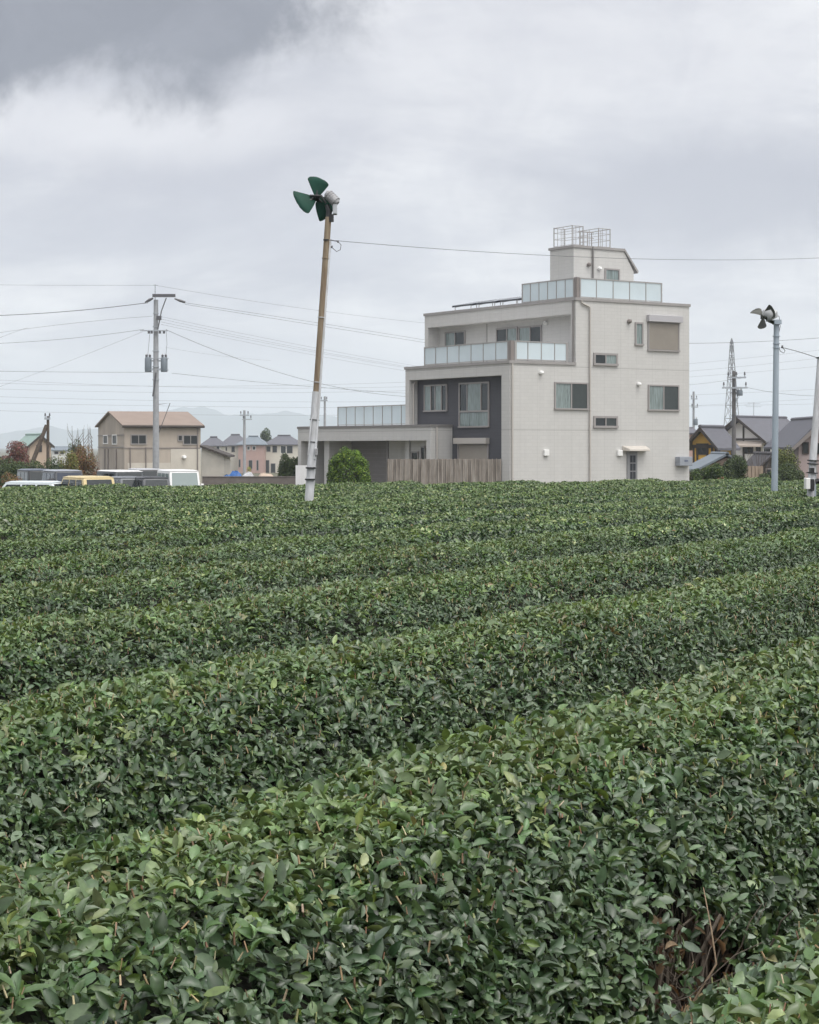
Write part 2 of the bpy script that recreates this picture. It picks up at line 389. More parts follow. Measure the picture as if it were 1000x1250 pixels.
# wire cage on the tower roof
def cage(x0, x1, y0, y1, z0, z1, openx=False):
    m = MB(); r = .022
    for z in (z0 + .06, z0 + (z1 - z0) * .42, z0 + (z1 - z0) * .74, z1):
        rr = r * .8 if z in (z1,) else .010
        m.tube([(x0, y0, z), (x1, y0, z)], rr, 5); m.tube([(x0, y1, z), (x1, y1, z)], rr, 5); m.tube([(x0, y0, z), (x0, y1, z)], rr, 5); m.tube([(x1, y0, z), (x1, y1, z)], rr, 5)
    for x in (x0, x1):
        for y in (y0, y1): m.tube([(x, y, z0), (x, y, z1 + .02)], .028, 6)
    for i in range(1, 3):
        x = x0 + (x1 - x0) * i / 3; m.tube([(x, y0, z0), (x, y0, z1)], .012, 4); m.tube([(x, y1, z0), (x, y1, z1)], .012, 4)
    for i in range(1, 2):
        y = y0 + (y1 - y0) * i / 2; m.tube([(x0, y, z0), (x0, y, z1)], .012, 4); m.tube([(x1, y, z0), (x1, y, z1)], .012, 4)
    return m
zc = zp + .12; ztop = zh(274.5, sp0, tp)
cage(sp0 + .12, sA(716, tp), tp + .25, tpd - .15, zc, ztop).build('roof_cage', m_rail, house)
cage(sA(735, tp), sA(749, tp), tp + .25, tpd - .15, zc, ztop - .02).build('roof_cage', m_rail, house)
lm = MB()
for zq in (.5, .78): lm.tube([(sA(716, tp), tp + .6, zc + (ztop - zc) * zq), (sA(735, tp), tp + .6, zc + (ztop - zc) * zq)], .018, 5)
lm.tube([(sA(727, tp), tp + .6, zc), (sA(727, tp), tp + .6, zc + (ztop - zc) * .78)], .018, 5)
lm.build('roof_railing', m_rail, house)

def railing(a, b, z0, h, n, name='glass_railing', endposts=(True, True), postw=.07):
    """aluminium frame carrying frosted panels; a, b are (s, t)"""
    a = Vector((*a, 0)); b = Vector((*b, 0)); d = (b - a).normalized(); q = Vector((-d.y, d.x, 0)); Ln = (b - a).length; m = MB()
    def bar(p0, p1, za, zb, th):
        m.hexa([(*(p0 - q * th).xy, za), (*(p1 - q * th).xy, za), (*(p1 + q * th).xy, za), (*(p0 + q * th).xy, za)], [(*(p0 - q * th).xy, zb), (*(p1 - q * th).xy, zb), (*(p1 + q * th).xy, zb), (*(p0 + q * th).xy, zb)])
    bar(a, b, z0 + h, z0 + h + .05, .035); bar(a, b, z0 + .05, z0 + .085, .02)
    for i in range(n + 1):
        e = (i == 0 and endposts[0]) or (i == n and endposts[1]); wd = postw / 2 if e else .018
        c = a + d * (Ln * i / n); c = a + d * min(max(Ln * i / n, wd), Ln - wd)
        bar(c - d * wd, c + d * wd, z0, z0 + h - .002, .03 if e else .024)
    fr = m.build(name, m_rail, house)
    for i in range(n):
        m = MB(); p0 = a + d * (Ln * i / n + .03); p1 = a + d * (Ln * (i + 1) / n - .03)
        bar(p0, p1, z0 + .09, z0 + h - .01, .008); m.build('glass_panel', m_frost, fr)
zr3 = z3 + .13; ins = .36
hr3 = zh(340, s3 + ins, ins) - zr3
railing((s3 + ins - .05, ins + .12), (s3 + ins - .05, tB(638.5, s3 + ins)), zr3, hr3, 6)
railing((s3 + ins + .10, ins - .06), (sA(807, ins), ins - .06), zr3, hr3, 5)
MB().box((s3 + ins - .09, ins - .10, zr3), (s3 + ins + .07, ins + .09, zr3 + hr3 + .06)).build('corner_post', m_brown, house)
zr2 = z2 + .13; i2 = .33; hr2 = zh(417, i2, i2) - zr2
railing((i2 - .05, i2 + .13), (i2 - .05, tB(519.3, i2)), zr2, hr2, 7)
railing((i2 + .12, i2 - .06), (s3 - .25, i2 - .06), zr2, hr2, 4, postw=.12)
MB().box((i2 - .10, i2 - .11, zr2), (i2 + .08, i2 + .09, zr2 + hr2 + .05)).build('corner_post', m_brown, house)

def win(plane, off, r, panes=2, kinds=('dark', 'dark'), mull=None, name='window', fw=.07, transom=None, fm=None):
    """window on plane 'A' (y=off, facing -y) or 'B' (x=off, facing -x), r = photo px rectangle"""
    x0, y0, x1, y1 = r
    if plane == 'A': a0, a1 = sA(x0, off), sA(x1, off); zt = zh(y0, (a0 + a1) / 2, off); zb = zh(y1, (a0 + a1) / 2, off)
    else: a1, a0 = tB(x0, off), tB(x1, off); zt = zh(y0, off, (a0 + a1) / 2); zb = zh(y1, off, (a0 + a1) / 2)
    def bx(m, u0, u1, v0, v1, d0, d1):
        if plane == 'A': m.box((u0, off - d1, v0), (u1, off - d0, v1))
        else: m.box((off - d1, u0, v0), (off - d0, u1, v1))
    m = MB(); bx(m, a0, a1, zt - fw, zt, .001, .06); bx(m, a0 - .02, a1 + .02, zb, zb + fw, .001, .09)
    bx(m, a0, a0 + fw, zb + fw, zt - fw, .001, .06); bx(m, a1 - fw, a1, zb + fw, zt - fw, .001, .06)
    zlo = zb + fw
    if transom: zm = zb + (zt - zb) * transom; bx(m, a0 + fw, a1 - fw, zm - .04, zm + .04, .001, .058)
    fr = [m, None]
    iw = (a1 - a0 - 2 * fw); cuts = mull or [i / panes for i in range(panes + 1)]
    z_lo = (zb + (zt - zb) * transom + .04) if transom else zlo
    for i in range(1, len(cuts) - 1): c = a0 + fw + iw * cuts[i]; bx(m, c - .03, c + .03, z_lo, zt - fw, .002, .05)
    f = m.build(name, fm or m_frame, house)
    for i in range(len(cuts) - 1):
        pm = MB(); u0 = a0 + fw + iw * cuts[i] + (.03 if i else .001); u1 = a0 + fw + iw * cuts[i + 1] - (.03 if i < len(cuts) - 2 else .001)
        sh = .018 if i % 2 == 0 else .03
        bx(pm, u0, u1, z_lo + .001, zt - fw - .001, .004, sh)
        k = kinds[i % len(kinds)] if plane == 'A' else kinds[::-1][i % len(kinds)]
        pm.build('pane', {'dark': m_glass, 'pale': m_curt, 'screen': m_screen, 'frost': m_frost, 'shut': m_shut}[k], f)
    if transom:
        pm = MB(); n = 3
        for i in range(n): bx(pm, a0 + fw + iw * i / n + .01, a0 + fw + iw * (i + 1) / n - .01, zb + fw + .001, z_lo - .09, .004, .02)
        pm.build('lower_pane', m_curt, f)
    return f, (a0, a1, zb, zt)
win('A', 0, (676.5, 466.7, 717.5, 500.3), kinds=('pale', 'screen'))
win('A', 0, (724.3, 431, 753.6, 446.4), kinds=('dark', 'pale'), fw=.1)
win('A', 0, (724.3, 507.8, 753.6, 522.4), kinds=('dark', 'screen'), fw=.1)
win('A', 0, (774.9, 393.4, 784.8, 421.9), panes=1, kinds=('pale',), fw=.08)
win('A', 0, (790.8, 469.8, 828.5, 501.7), kinds=('pale', 'screen'))
f, (a0, a1, zb, zt) = win('A', 0, (790.5, 393, 828.8, 429), panes=1, kinds=('shut',), name='shutter_window')
sl = MB(); nsl = 22
for i in range(nsl):
    z = zb + .1 + (zt - zb - .2) * i / nsl; sl.box((a0 + .075, -.04, z), (a1 - .075, -.031, z + (zt - zb - .2) / nsl * .8))
sl.build('slats', m_shut, f)
MB().box((a0 - .06, -.2, zt - .02), (a1 + .1, -.002, zt + .3)).build('shutter_box', mat('shutter_box', (.42, .41, .43), .4), f, bevel=.015)
# dark wall windows
win('B', .48, (518.5, 469.5, 546.5, 502.5), kinds=('pale', 'dark', 'pale', 'dark'), mull=[0, .22, .52, .72, 1])
win('B', .48, (561, 466.5, 598, 522), kinds=('dark', 'pale', 'dark'), mull=[0, .25, .74, 1], transom=.36, fw=.08)
f, (a0, a1, zb, zt) = win('B', .48, (559.5, 541, 597, 590), panes=1, kinds=('shut',), name='shutter_window')
MB().box((.25, a0 - .05, zt - .03), (.478, a1 + .1, zt + .24)).build('shutter_box', m_pipe, f, bevel=.01)
# third floor recess windows
xr = s3 + recD
win('B', xr, (544, 404.5, 568.5, 425), kinds=('pale', 'dark'), name='balcony_window')
win('B', xr, (606.5, 400, 632.5, 424), kinds=('dark', 'pale'), name='balcony_window')
win('B', xr, (634, 398, 662, 424), kinds=('pale', 'dark'), name='balcony_window')
win('A', tp, (738, 328, 756, 345), panes=1, kinds=('pale',))
MB().box((xr - .02, tB(594.6, xr) - .03, z2), (xr - .002, tB(594.6, xr) + .03, zs3)).build('wall_joint', m_cop, house)
# door with canopy
def rectA(x0, y0, x1, y1, t=0): return sA(x0, t), sA(x1, t), zh(y1, sA((x0 + x1) / 2, t), t), zh(y0, sA((x0 + x1) / 2, t), t)
a0, a1, zb, zt = rectA(765, 551.5, 777.3, 590); zb = Z0 + .15
dr = MB().box((a0, -.05, zb), (a1, -.001, zt)).build('door', mat('door_metal', (.22, .22, .23), .4), house)
g = MB()
for i in range(2):
    for j in range(6):
        u = a0 + .16 + (a1 - a0 - .26) * i / 2; v = zb + .3 + (zt - zb - .42) * j / 6
        g.box((u + .015, -.062, v), (u + (a1 - a0 - .26) / 2 - .02, -.052, v + (zt - zb - .42) / 6 - .05))
g.build('door_glass', mat('door_glass', (.035, .038, .045), .3, spec=.3), dr)
MB().box((a0 + .04, -.09, zb + 1.0), (a0 + .09, -.052, zb + 1.2)).build('handle', m_rail, dr)
a0, a1, zb, zt = rectA(759.3, 544, 788.5, 550.8)
MB().hexa([(a0 + .1, -.45, zb), (a1 - .1, -.45, zb), (a1, -.002, zb), (a0, -.002, zb)], [(a0 + .12, -.42, zb + .12), (a1 - .12, -.42, zb + .12), (a1, -.002, zt), (a0, -.002, zt)]).build('door_canopy', mat('canopy', (.50, .465, .42), .5, .06, 3), house, bevel=.03)
def capA(px, py, r, m, t=0, sq=False, name='vent_cap'):
    s = sA(px, t); z = zh(py, s, t); q = MB()
    if sq: q.box((s - r, t - .12, z - r), (s + r, t - .001, z + r))
    else:
        q.tube([(s, t - .001, z), (s, t - .06, z), (s, t - .13, z - .01), (s, t - .17, z - .05)], [r * .8, r, r * .95, r * .5], 12)
    q.build(name, m, house, smooth=not sq, bevel=.02 if sq else 0)
capA(659.7, 455, .1, m_white); capA(666, 552.7, .14, m_white, sq=True); capA(779, 469, .1, m_white); capA(767.3, 392.3, .11, m_brown)
capA(755.7, 553, .14, m_white, sq=True, name='wall_lamp'); capA(718, 323, .1, m_brown, tp); capA(731, 328, .1, m_white, tp)
s_, z_ = xr, 0
t_ = tB(667.5, xr); z_ = zh(394.5, xr, t_); MB().tube([(xr - .001, t_, z_), (xr - .12, t_, z_), (xr - .17, t_, z_ - .05)], [.1, .1, .05], 12).build('vent_cap', m_white, house, smooth=True)
a0, a1, zb, zt = rectA(824.3, 557.5, 840, 568.6)
MB().box((a0, -.32, zb), (a1, -.002, zt)).build('outdoor_unit', mat('unit_grey', (.27, .29, .33), .45, .05, 3), house, bevel=.02)
MB().box((a0 + .3, -.327, zb + .2), (a0 + .52, -.321, zb + .28)).build('unit_label', mat('unit_badge', (.12, .14, .2), .4), house)
# drain pipes
def pipe(pts, r, m, name='drain_pipe'): MB().tube(pts, r, 10).build(name, m, house, smooth=True)
sp = sA(624.6); pipe([(sp, -.07, Z0), (sp, -.07, z2 - .01)], .045, m_pipe)
sp = sA(719.4); sq_ = sA(709); pipe([(sp, -.07, Z0), (sp, -.07, zh(377, sp, 0)), (sp - .05, -.07, zh(374.5, sp, 0)), (sq_ + .12, -.07, zh(371, sq_, 0)), (sq_, -.07, zh(369.5, sq_, 0)), (sq_, -.07, z3 - .002)], .042, m_pipe)
pipe([(s3 - .06, .14, z2 + .13), (s3 - .06, .14, z3 - .002)], .045, m_dpipe)
pipe([(.2, t2 - .40, Z0), (.2, t2 - .40, zs2 - .2), (.33, t2 - .43, zs2 - .08)], .04, m_pipe)
sp = sA(723, tp); pipe([(sp, tp - .07, z3), (sp, tp - .07, zp + .1)], .045, m_dpipe)
# carport annexe
sC = -.77; tJ = 5.07; tL = tB(363.8, sC); zaT = 3.31; zaS = 2.68
an = MB(); an.box((sC, tJ, zaS), (-.004, tL, zaT)); an.box((-.004, tJ, zaS), (.478, t2 - .33, zaT)); an.box((-.004, t2 + .004, zaS), (5.4, tL, zaT))
an.box((sC, tJ, Z0), (.478, tJ + .33, zaS)); an.box((sC, tL - .3, Z0), (5.4, tL, zaS)); an.box((.10, tJ + .33, Z0), (.474, t2 - .33, zaS))
an.box((1.1, t2 + .004, Z0), (1.3, tL - .3, zaS)); tm0 = tB(402, -.3); an.box((-.3, tm0, Z0), (1.1, tB(396, -.3), zaS)); an.box((1.3, tL - .3 - 3.6, Z0), (5.4, tL - .3 - 3.5, zaS))
an.build('carport', m_wall, house)
cp = MB(); cp.box((sC - .04, tJ - .04, zaT), (.476, tJ + .2, zaT + .12)); cp.box((sC - .04, tJ + .202, zaT), (sC + .2, tL + .04, zaT + .12)); cp.box((sC + .202, tL - .2, zaT), (5.4, tL + .04, zaT + .12))
cp.build('coping', m_dpipe, house)
m_gar = mat('garage_shutter', (.20, .185, .18), .6, .06, 2)
for x0, x1 in ((371, 394.5), (404, 474)):
    gm = MB(); ta, tb = tB(x1, 1.06), tB(x0, 1.06)
    n = 16
    for i in range(n): gm.box((1.05 if i % 2 else 1.065, ta, Z0 + (zaS - Z0) * i / n), (1.098, tb, Z0 + (zaS - Z0) * (i + 1) / n - .003))
    gm.build('garage_door', m_gar, house)
pt = tB(475.3, .0); pipe([(-.1, pt, Z0), (-.1, pt, zaS)], .05, m_dpipe)
pt = sA(532.6, tJ); pipe([(pt, tJ - .07, Z0), (pt, tJ - .07, zaT - .01)], .045, m_pipe)
win('B', .099, (503, 551, 511.5, 566), panes=1, kinds=('dark',), fw=.06)
win('B', .099, (514.5, 545, 520, 590), panes=1, kinds=('dark',), fw=.05, name='side_door')
ht = zh(495, .35, t2 + .3) - zaT - .12
railing((.35, t2 + .02), (.35, tB(412.5, .35)), zaT + .12, ht, 8)
# solar panels on the roof
m_pv = mat('solar_cell', (.012, .014, .022), .15, spec=.8)
for i in range(3):
    sB = s3 + 1.0; pxa, pxb = (552, 577) if i == 0 else ((581, 606) if i == 1 else (610, 634)); ta, tb = tB(pxb, sB), tB(pxa, sB)
    sm = MB(); zb = z3 + .42; sm.hexa([(sB, ta, zb), (sB + 1.5, ta, zb + .28), (sB + 1.5, tb, zb + .28), (sB, tb, zb)], [(sB, ta, zb + .09), (sB + 1.5, ta, zb + .37), (sB + 1.5, tb, zb + .37), (sB, tb, zb + .09)])
    o = sm.build('solar_panel', m_pv, house); sm = MB()
    for t in (ta + .2, tb - .2):
        sm = MB(); sm.tube([(sB + .05, t, z3), (sB + .05, t, zb + .01), (sB + 1.4, t, zb + .26), (sB + 1.4, t, z3)], .025, 6); sm.build('rack', m_rail, o)

# stained fence beside the house
def fence(p0, p1, z0, z1, m, name, label, n, pale=None):
    r = empty(name, (p0.x, p0.y, 0), 0, label, 'fence'); d = (p1 - p0); Ln = d.length; d.normalize(); q = Vector((-d.y, d.x, 0)); mb = MB(); po = MB()
    for i in range(n):
        a = d * (Ln * i / n + .006); b = d * (Ln * (i + 1) / n - .006); th = .03; o = q * (.02 if i % 2 else -.02); zt = z1 + random.uniform(-.015, .015)
        mb.hexa([(*(a - q * th + o).xy, z0), (*(b - q * th + o).xy, z0), (*(b + q * th + o).xy, z0), (*(a + q * th + o).xy, z0)], [(*(a - q * th + o).xy, zt), (*(b - q * th + o).xy, zt), (*(b + q * th + o).xy, zt), (*(a + q * th + o).xy, zt)])
    mb.build('boards', m, r)
    if pale:
        pb = MB()
        for i in range(n + 1):
            c = d * (Ln * i / n); a = c - d * .018; b = c + d * .018; zt = z1 + random.uniform(.005, .03)
            pb.hexa([(*(a - q * .062).xy, z0), (*(b - q * .062).xy, z0), (*(b - q * .052).xy, z0), (*(a - q * .052).xy, z0)], [(*(a - q * .062).xy, zt), (*(b - q * .062).xy, zt), (*(b - q * .052).xy, zt), (*(a - q * .052).xy, zt)])
        pb.build('battens', pale, r)
    k = max(2, int(Ln / 1.6) + 1)
    for i in range(k):
        c = d * (Ln * i / (k - 1)) - q * .0; c = c + q * .1
        MB().box((c.x - .05, c.y - .05, z0), (c.x + .05, c.y + .05, z1 - .02)).build('post', m, r)
    return r
m_fence = mat('stained_fence', (.33, .30, .27), .85, 0, 1.7, .3, col2=(.12, .10, .085), stretch=(3.2, 3.2, .45), bscale=14)
pF = K + dB * .66; pF.z = 0
fence(Vector((Xat(474, 80.2), 80.2, 0)), Vector((pF.x - .02, pF.y - .05, 0)), -.62, Zat(560.3, 80.4), m_fence, 'board_fence', 'weathered brown stained board fence between the round shrub and the tall pale house', 27, pale=mat('pale_batten', (.40, .36, .32), .85, 0, 2, .2, col2=(.20, .165, .14), stretch=(4, 4, .8)))
bd = empty('white_board', (Xat(372.5, 86), 86, gz(86)), 0, 'white corrugated board standing behind the base of the leaning fan pole', 'board')
bm = MB()
for i in range(8): bm.box((-.45 + i * .113, -.02 - .02 * (i % 2), -.1), (-.45 + (i + 1) * .113 - .004, .02, Zat(568, 86) - gz(86)))
bm.build('panel', mat('white_sheet', (.72, .72, .73), .5, .05, 2), bd); q = MB()
for x in (-.4, .4): q.box((x - .03, .022, -.1), (x + .03, .08, 1.9))
q.build('post', m_rail, bd)

# ------------------------------------------------------------------ trees and shrubs
m_leafB = leaf_mat('shrub_leaves', .5, .4, .2); m_bark = mat('bark', (.09, .07, .055), .9, .3, 8, .4)
GREEN = ([(.035, .075, .02), (.055, .105, .025), (.09, .15, .03), (.025, .05, .02)], [3, 3, 1.5, 2])
def shrub(name, label, px, D, w, h, cols, n=5000, lf=.10, trunk=.15, lumps=14, group=None, cat='shrub', bare=0, zbase=None, dep=None, flat=.0, transl=None):
    g0 = gz(D) if zbase is None else zbase
    r = empty(name, (Xat(px, D), D, g0), 0, label, cat, group); dep = dep or w
    cen = []; rad = []
    for i in range(lumps):
        th = RNG.uniform(0, 2 * math.pi); rr = math.sqrt(RNG.uniform(0, 1)) * .62; zz = RNG.uniform(.2, .82)
        k = 1 - .55 * max(0, zz - .5) * (1 - flat) * 2
        cen.append([math.cos(th) * rr * w / 2 * k, math.sin(th) * rr * dep / 2 * k, trunk * h + zz * h * (1 - trunk)]); rad.append(RNG.uniform(.22, .36))
    cen = np.array(cen); rad = np.array(rad)
    if flat >= 1:                                         # clipped ball
        k_ = np.arange(lumps) + .5; z_ = 1 - 2 * k_ / lumps; a_ = k_ * 2.39996; d = np.stack([np.sqrt(1 - z_ ** 2) * np.cos(a_), np.sqrt(1 - z_ ** 2) * np.sin(a_), z_], 1); cen = d * np.array([w * .36, dep * .36, h * .37]) * RNG.uniform(.85, 1.08, (lumps, 1)) + np.array([0, 0, h * .50]); rad = RNG.uniform(.11, .235, lumps)
    idx = RNG.integers(0, lumps, n); d = unit(RNG.normal(0, 1, (n, 3))); q = RNG.uniform(.55, 1.05, (n, 1)) ** .6
    off = d * q * rad[idx][:, None] * np.array([w * .62, dep * .62, h * (1 - trunk) * .62])
    Pp = cen[idx] + off; ok = (Pp[:, 2] > 0.03 * h) & (Pp[:, 2] < h * 1.02) & (np.abs(Pp[:, 0]) < w * .56)
    Pp = Pp[ok]; d = d[ok]; idx = idx[ok]; n = len(Pp)
    V, Fc, m = leaves(Pp, d + np.array([0, 0, .35]), lf * RNG.uniform(.7, 1.3, n), 'far', .6, .6)
    lumpc = RNG.uniform(.8, 1.2, lumps)[idx][:, None]
    col = pick(n, *cols) * lumpc
    npmesh('crown', V, Fc, m_leafB, r, np.repeat(col, m, axis=0))
    tb = MB(); tb.tube([(0, 0, -.15), (.02 * w, 0, h * .3), (0, 0, h * .62)], [max(.05, .03 * h), .022 * h, .01 * h], 7)
    for i in range(min(lumps, 9)):
        c = Vector(cen[i]); tb.tube([(0, 0, h * .12 + .02 * i), tuple(c * .5 + Vector((0, 0, h * .08))), tuple(c)], [.016 * h, .01 * h, .004 * h], 5)
    tb.build('trunk', m_bark, r, smooth=True)
    return r
shrub('round_shrub', 'large round bright green shrub in front of the carport', 426.5, 77.5, 2.25, Zat(539.5, 77.5) - gz(77.5), ([(.045, .10, .016), (.085, .17, .02), (.15, .25, .035), (.02, .045, .012)], [3, 3, 1.6, 2]), 26000, .075, .03, 60, flat=1.0)

# ------------------------------------------------------------------ wires, poles
m_wire = mat('cable', (.09, .09, .10), .6); m_conc = mat('pole_concrete', (.33, .34, .36), .8, .12, 5, .15); m_steel = mat('galvanised', (.38, .41, .45), .45, .08, 6, metal=.2)
m_trafo = mat('transformer_grey', (.17, .20, .23), .5, .05, 4); m_ins = mat('insulator', (.10, .10, .11), .35); m_porc = mat('porcelain', (.6, .6, .62), .3)
def wire(pts, r, label, group='overhead wires', sag=None, name='overhead_wire'):
    """pts: two or three (px,py,D); a parabola through them"""
    p = [P(*q) for q in pts]; out_ = []
    if len(p) == 2:
        for i in range(17):
            t = i / 16; q = p[0].lerp(p[1], t); q.z -= (sag or 0) * 4 * t * (1 - t); out_.append(q)
    else:
        a, m, b = p; tm = (m - a).dot(b - a) / (b - a).length_squared
        dz = a.lerp(b, tm).z - m.z; k = dz / (tm * (1 - tm))
        for i in range(25): t = i / 24; q = a.lerp(b, t); q.z -= k * t * (1 - t); out_.append(q)
    o = MB().tube(out_, r * .68, 5).build(name, m_wire); tag(o, label, 'wire', group); return o
wire([(404, 293.2, 30.6), (700, 318.5, 38), (1030, 313.5, 46)], .0065, 'thin black wire from the leaning fan pole passing before the stair tower')
U = 105
wire([(-60, 386, 120), (60, 380.5, 111), (181, 369.5, U)], .028, 'thick black cable to the left end of the twin-transformer pole crossarm')
wire([(-60, 347, 125), (90, 348.2, 112), (190, 348.3, U)], .010, 'faint top wire running left from the tip of the twin-transformer pole')
wire([(190, 348.3, U), (330, 374, 118), (560, 398, 140)], .010, 'faint top wire running right from the tip of the twin-transformer pole')
for k, (a, b, c) in enumerate(((369.6, 387.5, 418.5), (371.5, 390.5, 421.5))):
    wire([(226, a, U), (340, b, 116), (540, c, 140)], .014, ('upper' if k == 0 else 'lower') + ' of two close wires from the right end of the twin-transformer crossarm to the house')
for k, (a, b, c) in enumerate(((386.5, 408, 447), (389.5, 411.5, 449.5), (393, 414, 451), (396, 417.5, 455))):
    wire([(197, a, U), (300, b, 114), (510, c, 138)], .009, ['topmost', 'second', 'third', 'lowest'][k] + ' of four parallel thin wires leaving right below the crossarm of the twin-transformer pole')
wire([(203, 402.5, U), (300, 438, 112), (505, 484.5, 135)], .017, 'dark service cable sloping down right from the twin-transformer pole past the leaning fan pole')
wire([(210, 455.5, U), (330, 469.5, 118), (530, 481.5, 140)], .014, 'cable leaving right at transformer height of the left pole, nearly level')
wire([(202, 424, U), (240, 431.5, 110), (330, 440, 120)], .007, 'very faint short wire right of the transformers')
wire([(-60, 416, 120), (35, 399.8, 113), (186, 386, U)], .011, 'thin wire rising from the left frame edge to just below the crossarm')
wire([(-60, 442, 130), (-10, 420, 122), (34, 400, 113)], .010, 'short branch wire joining the thin wire near the left frame edge')
wire([(-60, 420.5, 120), (60, 415.5, 112), (176, 402, U)], .015, 'wire from the left frame edge to the bracket below the crossarm')
wire([(-60, 492, 150), (60, 459, 128), (174, 405, U)], .009, 'faint wire climbing steeply from lower left to the bracket of the left pole')
wire([(-60, 452, 118), (80, 454, 110), (188, 454.4, U)], .014, 'level cable reaching the left pole at transformer height')
for k, (a, m, b) in enumerate(((463, 465.5, 418), (470, 475, 441), (480, 487, 474), (489, 494, 496), (456, 470, 428), (497, 503, 484))):
    wire([(-120, a, 330), (420, m + 4, 345), (1120, b - 6, 360)], .022, ['first', 'second', 'third', 'fourth', 'fifth', 'sixth'][k] + ' far level power line behind the houses, counted down the sky at the right edge', 'far power lines')
wire([(842 - 60, 418.5, 300), (900, 418, 300), (1040, 409, 300)], .045, 'darkest far line between the house edge and the upright fan pole')
wire([(912, 473, 110), (950, 481, 112), (1050, 480, 115)], .014, 'cable running right from the lower crossarm of the grey roof pole')
wire([(910, 461, 110), (845, 470, 120), (780, 474, 130)], .010, 'thin line running left from the upper crossarm beside the grey roof house')
wire([(954, 424, 35), (972, 428, 34.9), (1001, 438, 34.5)], .010, 'short wire linking the upright fan pole and the pole at the right edge')

def utility_pole(label, px, D, ytop, w0, w1, arms, trafos=(), group='utility poles', name='utility_pole', mt=None, stay=None):
    zt = Zat(ytop, D); g0 = gz(D); x = Xat(px, D); r = empty(name, (x, D, g0), 0, label, 'utility pole', group)
    k = F / D
    MB().tube([(0, 0, -.3), (0, 0, zt - g0)], [w0 / 2, w1 / 2], 12).build('shaft', mt or m_conc, r, smooth=True)
    for (y, xl, xr_, th, *ni) in arms:
        z = Zat(y, D) - g0; a = MB().box((Xat(xl, D) - x, -w0 * .75, z - th), (Xat(xr_, D) - x, -w0 * .5 - .001, z + th)).build('crossarm', m_ins if ni and th > .05 else m_steel, r)
        n = ni[0] if ni else (3 if (xr_ - xl) > 14 else 2)
        for i in range(n):
            xx = Xat(xl + (xr_ - xl) * (i + .15) / (n - .7), D) - x; q = MB()
            q.tube([(xx, -w0 * .62, z + th), (xx, -w0 * .62, z + th + .1), (xx, -w0 * .62, z + th + .11), (xx, -w0 * .62, z + th + .3)], [.02, .02, .06, .035], 8); q.build('insulator', m_ins, a, smooth=True)
    for (xx, y0, y1, wd) in trafos:
        z1, z0 = Zat(y0, D) - g0, Zat(y1, D) - g0; X = Xat(xx, D) - x; rr = wd / 2
        t = MB().tube([(X, 0, z0), (X, 0, z0 + .05), (X, 0, z1 - .08), (X, 0, z1)], [rr * .92, rr, rr, rr * .8], 16).build('transformer', m_trafo, r, smooth=True)
        q = MB()
        for dx in (-.45, .45): q.tube([(X + dx * rr, 0, z1), (X + dx * rr, 0, z1 + .08), (X + dx * rr, 0, z1 + .2)], [.04, .06, .03], 8)
        q.build('bushing', m_porc, t, smooth=True)
        q = MB().box((min(X, 0), -.05, z0 + .12), (max(X, 0), .05, z0 + .2)); q.box((min(X, 0), -.05, z1 - .25), (max(X, 0), .05, z1 - .18)); q.build('bracket', m_steel, r)
    if stay:
        (xa, ya), (xb, yb) = stay; MB().tube([(Xat(xb, D) - x, -.5, Zat(yb, D) - g0), (Xat(xa, D) - x, 0, Zat(ya, D) - g0)], [.16, .13], 8).build('stay_pole', m_bark, r, smooth=True)
    return r
up = utility_pole('tall concrete utility pole with two grey transformers in front of the beige warehouse', 190.5, U, 366, .42, .26, [(361.3, 187, 215, .09, 0), (404, 181, 206, .03, 0)], [(181, 436, 454, .40), (200.5, 436, 454, .40)])
x = Xat(190.5, U); g0 = gz(U)
def PU(px, py, dy=0.0): return (Xat(px, U) - x, dy, Zat(py, U) - g0)
q = MB(); q.tube([PU(189.5, 366), PU(189.5, 347)], .03, 6); q.tube([PU(186.5, 348.2), PU(192.5, 348.2)], .02, 5); q.build('peak_rod', m_steel, up)
q = MB(); q.tube([PU(204, 364, -.3), PU(198, 380, -.28), PU(193.5, 402, -.2)], .035, 6); q.tube([PU(191, 455, -.2), PU(187.5, 484, -.25)], .05, 6); q.build('arm_brace', m_ins, up)
q = MB()
for a, b in ((178, 188), (214, 227)):
    s_ = 1 if a > 190 else -1
    q.tube([PU(a, 368.5 + (1 if s_ > 0 else 1), -.3), PU((a + b) / 2, 367, -.3), PU(b, 364.5, -.3)] if s_ < 0 else [PU(a, 365, -.3), PU((a + b) / 2, 367.5, -.3), PU(b, 369.5, -.3)], [.03, .09, .05] if s_ < 0 else [.04, .08, .07], 6)
q.build('strain_insulator', m_ins, up, smooth=True)
q = MB()
q.tube([PU(203.5, 402, -.2), PU(204.5, 420, -.2), PU(203, 434, -.1), PU(200.5, 434.5, 0)], .012, 4); q.tube([PU(184, 403, -.2), PU(182, 425, -.2), PU(180.5, 434, 0)], .012, 4)
q.build('leads', m_wire, up); q = MB(); q.box(PU(192, 391, -.35), PU(198, 386, -.2)); q.build('wire_rack', m_ins, up); q = MB()
for xx_, yy_ in ((179, 433), (183, 433), (198.5, 433), (202.5, 433)): MB().tube([PU(xx_, yy_ + 3), PU(xx_, yy_)], .07, 8).build('fuse_cutout', m_ins, up)
for xx_ in (182.5, 186, 196, 201): MB().tube([PU(xx_, 404, -.25), PU(xx_, 407.5, -.25)], .07, 8).build('insulator', m_ins, up)
for yy_ in (438, 452): MB().box(PU(177.8, yy_, -.14), PU(206, yy_ - .9, .0)).build('hanger_arm', m_steel, up)
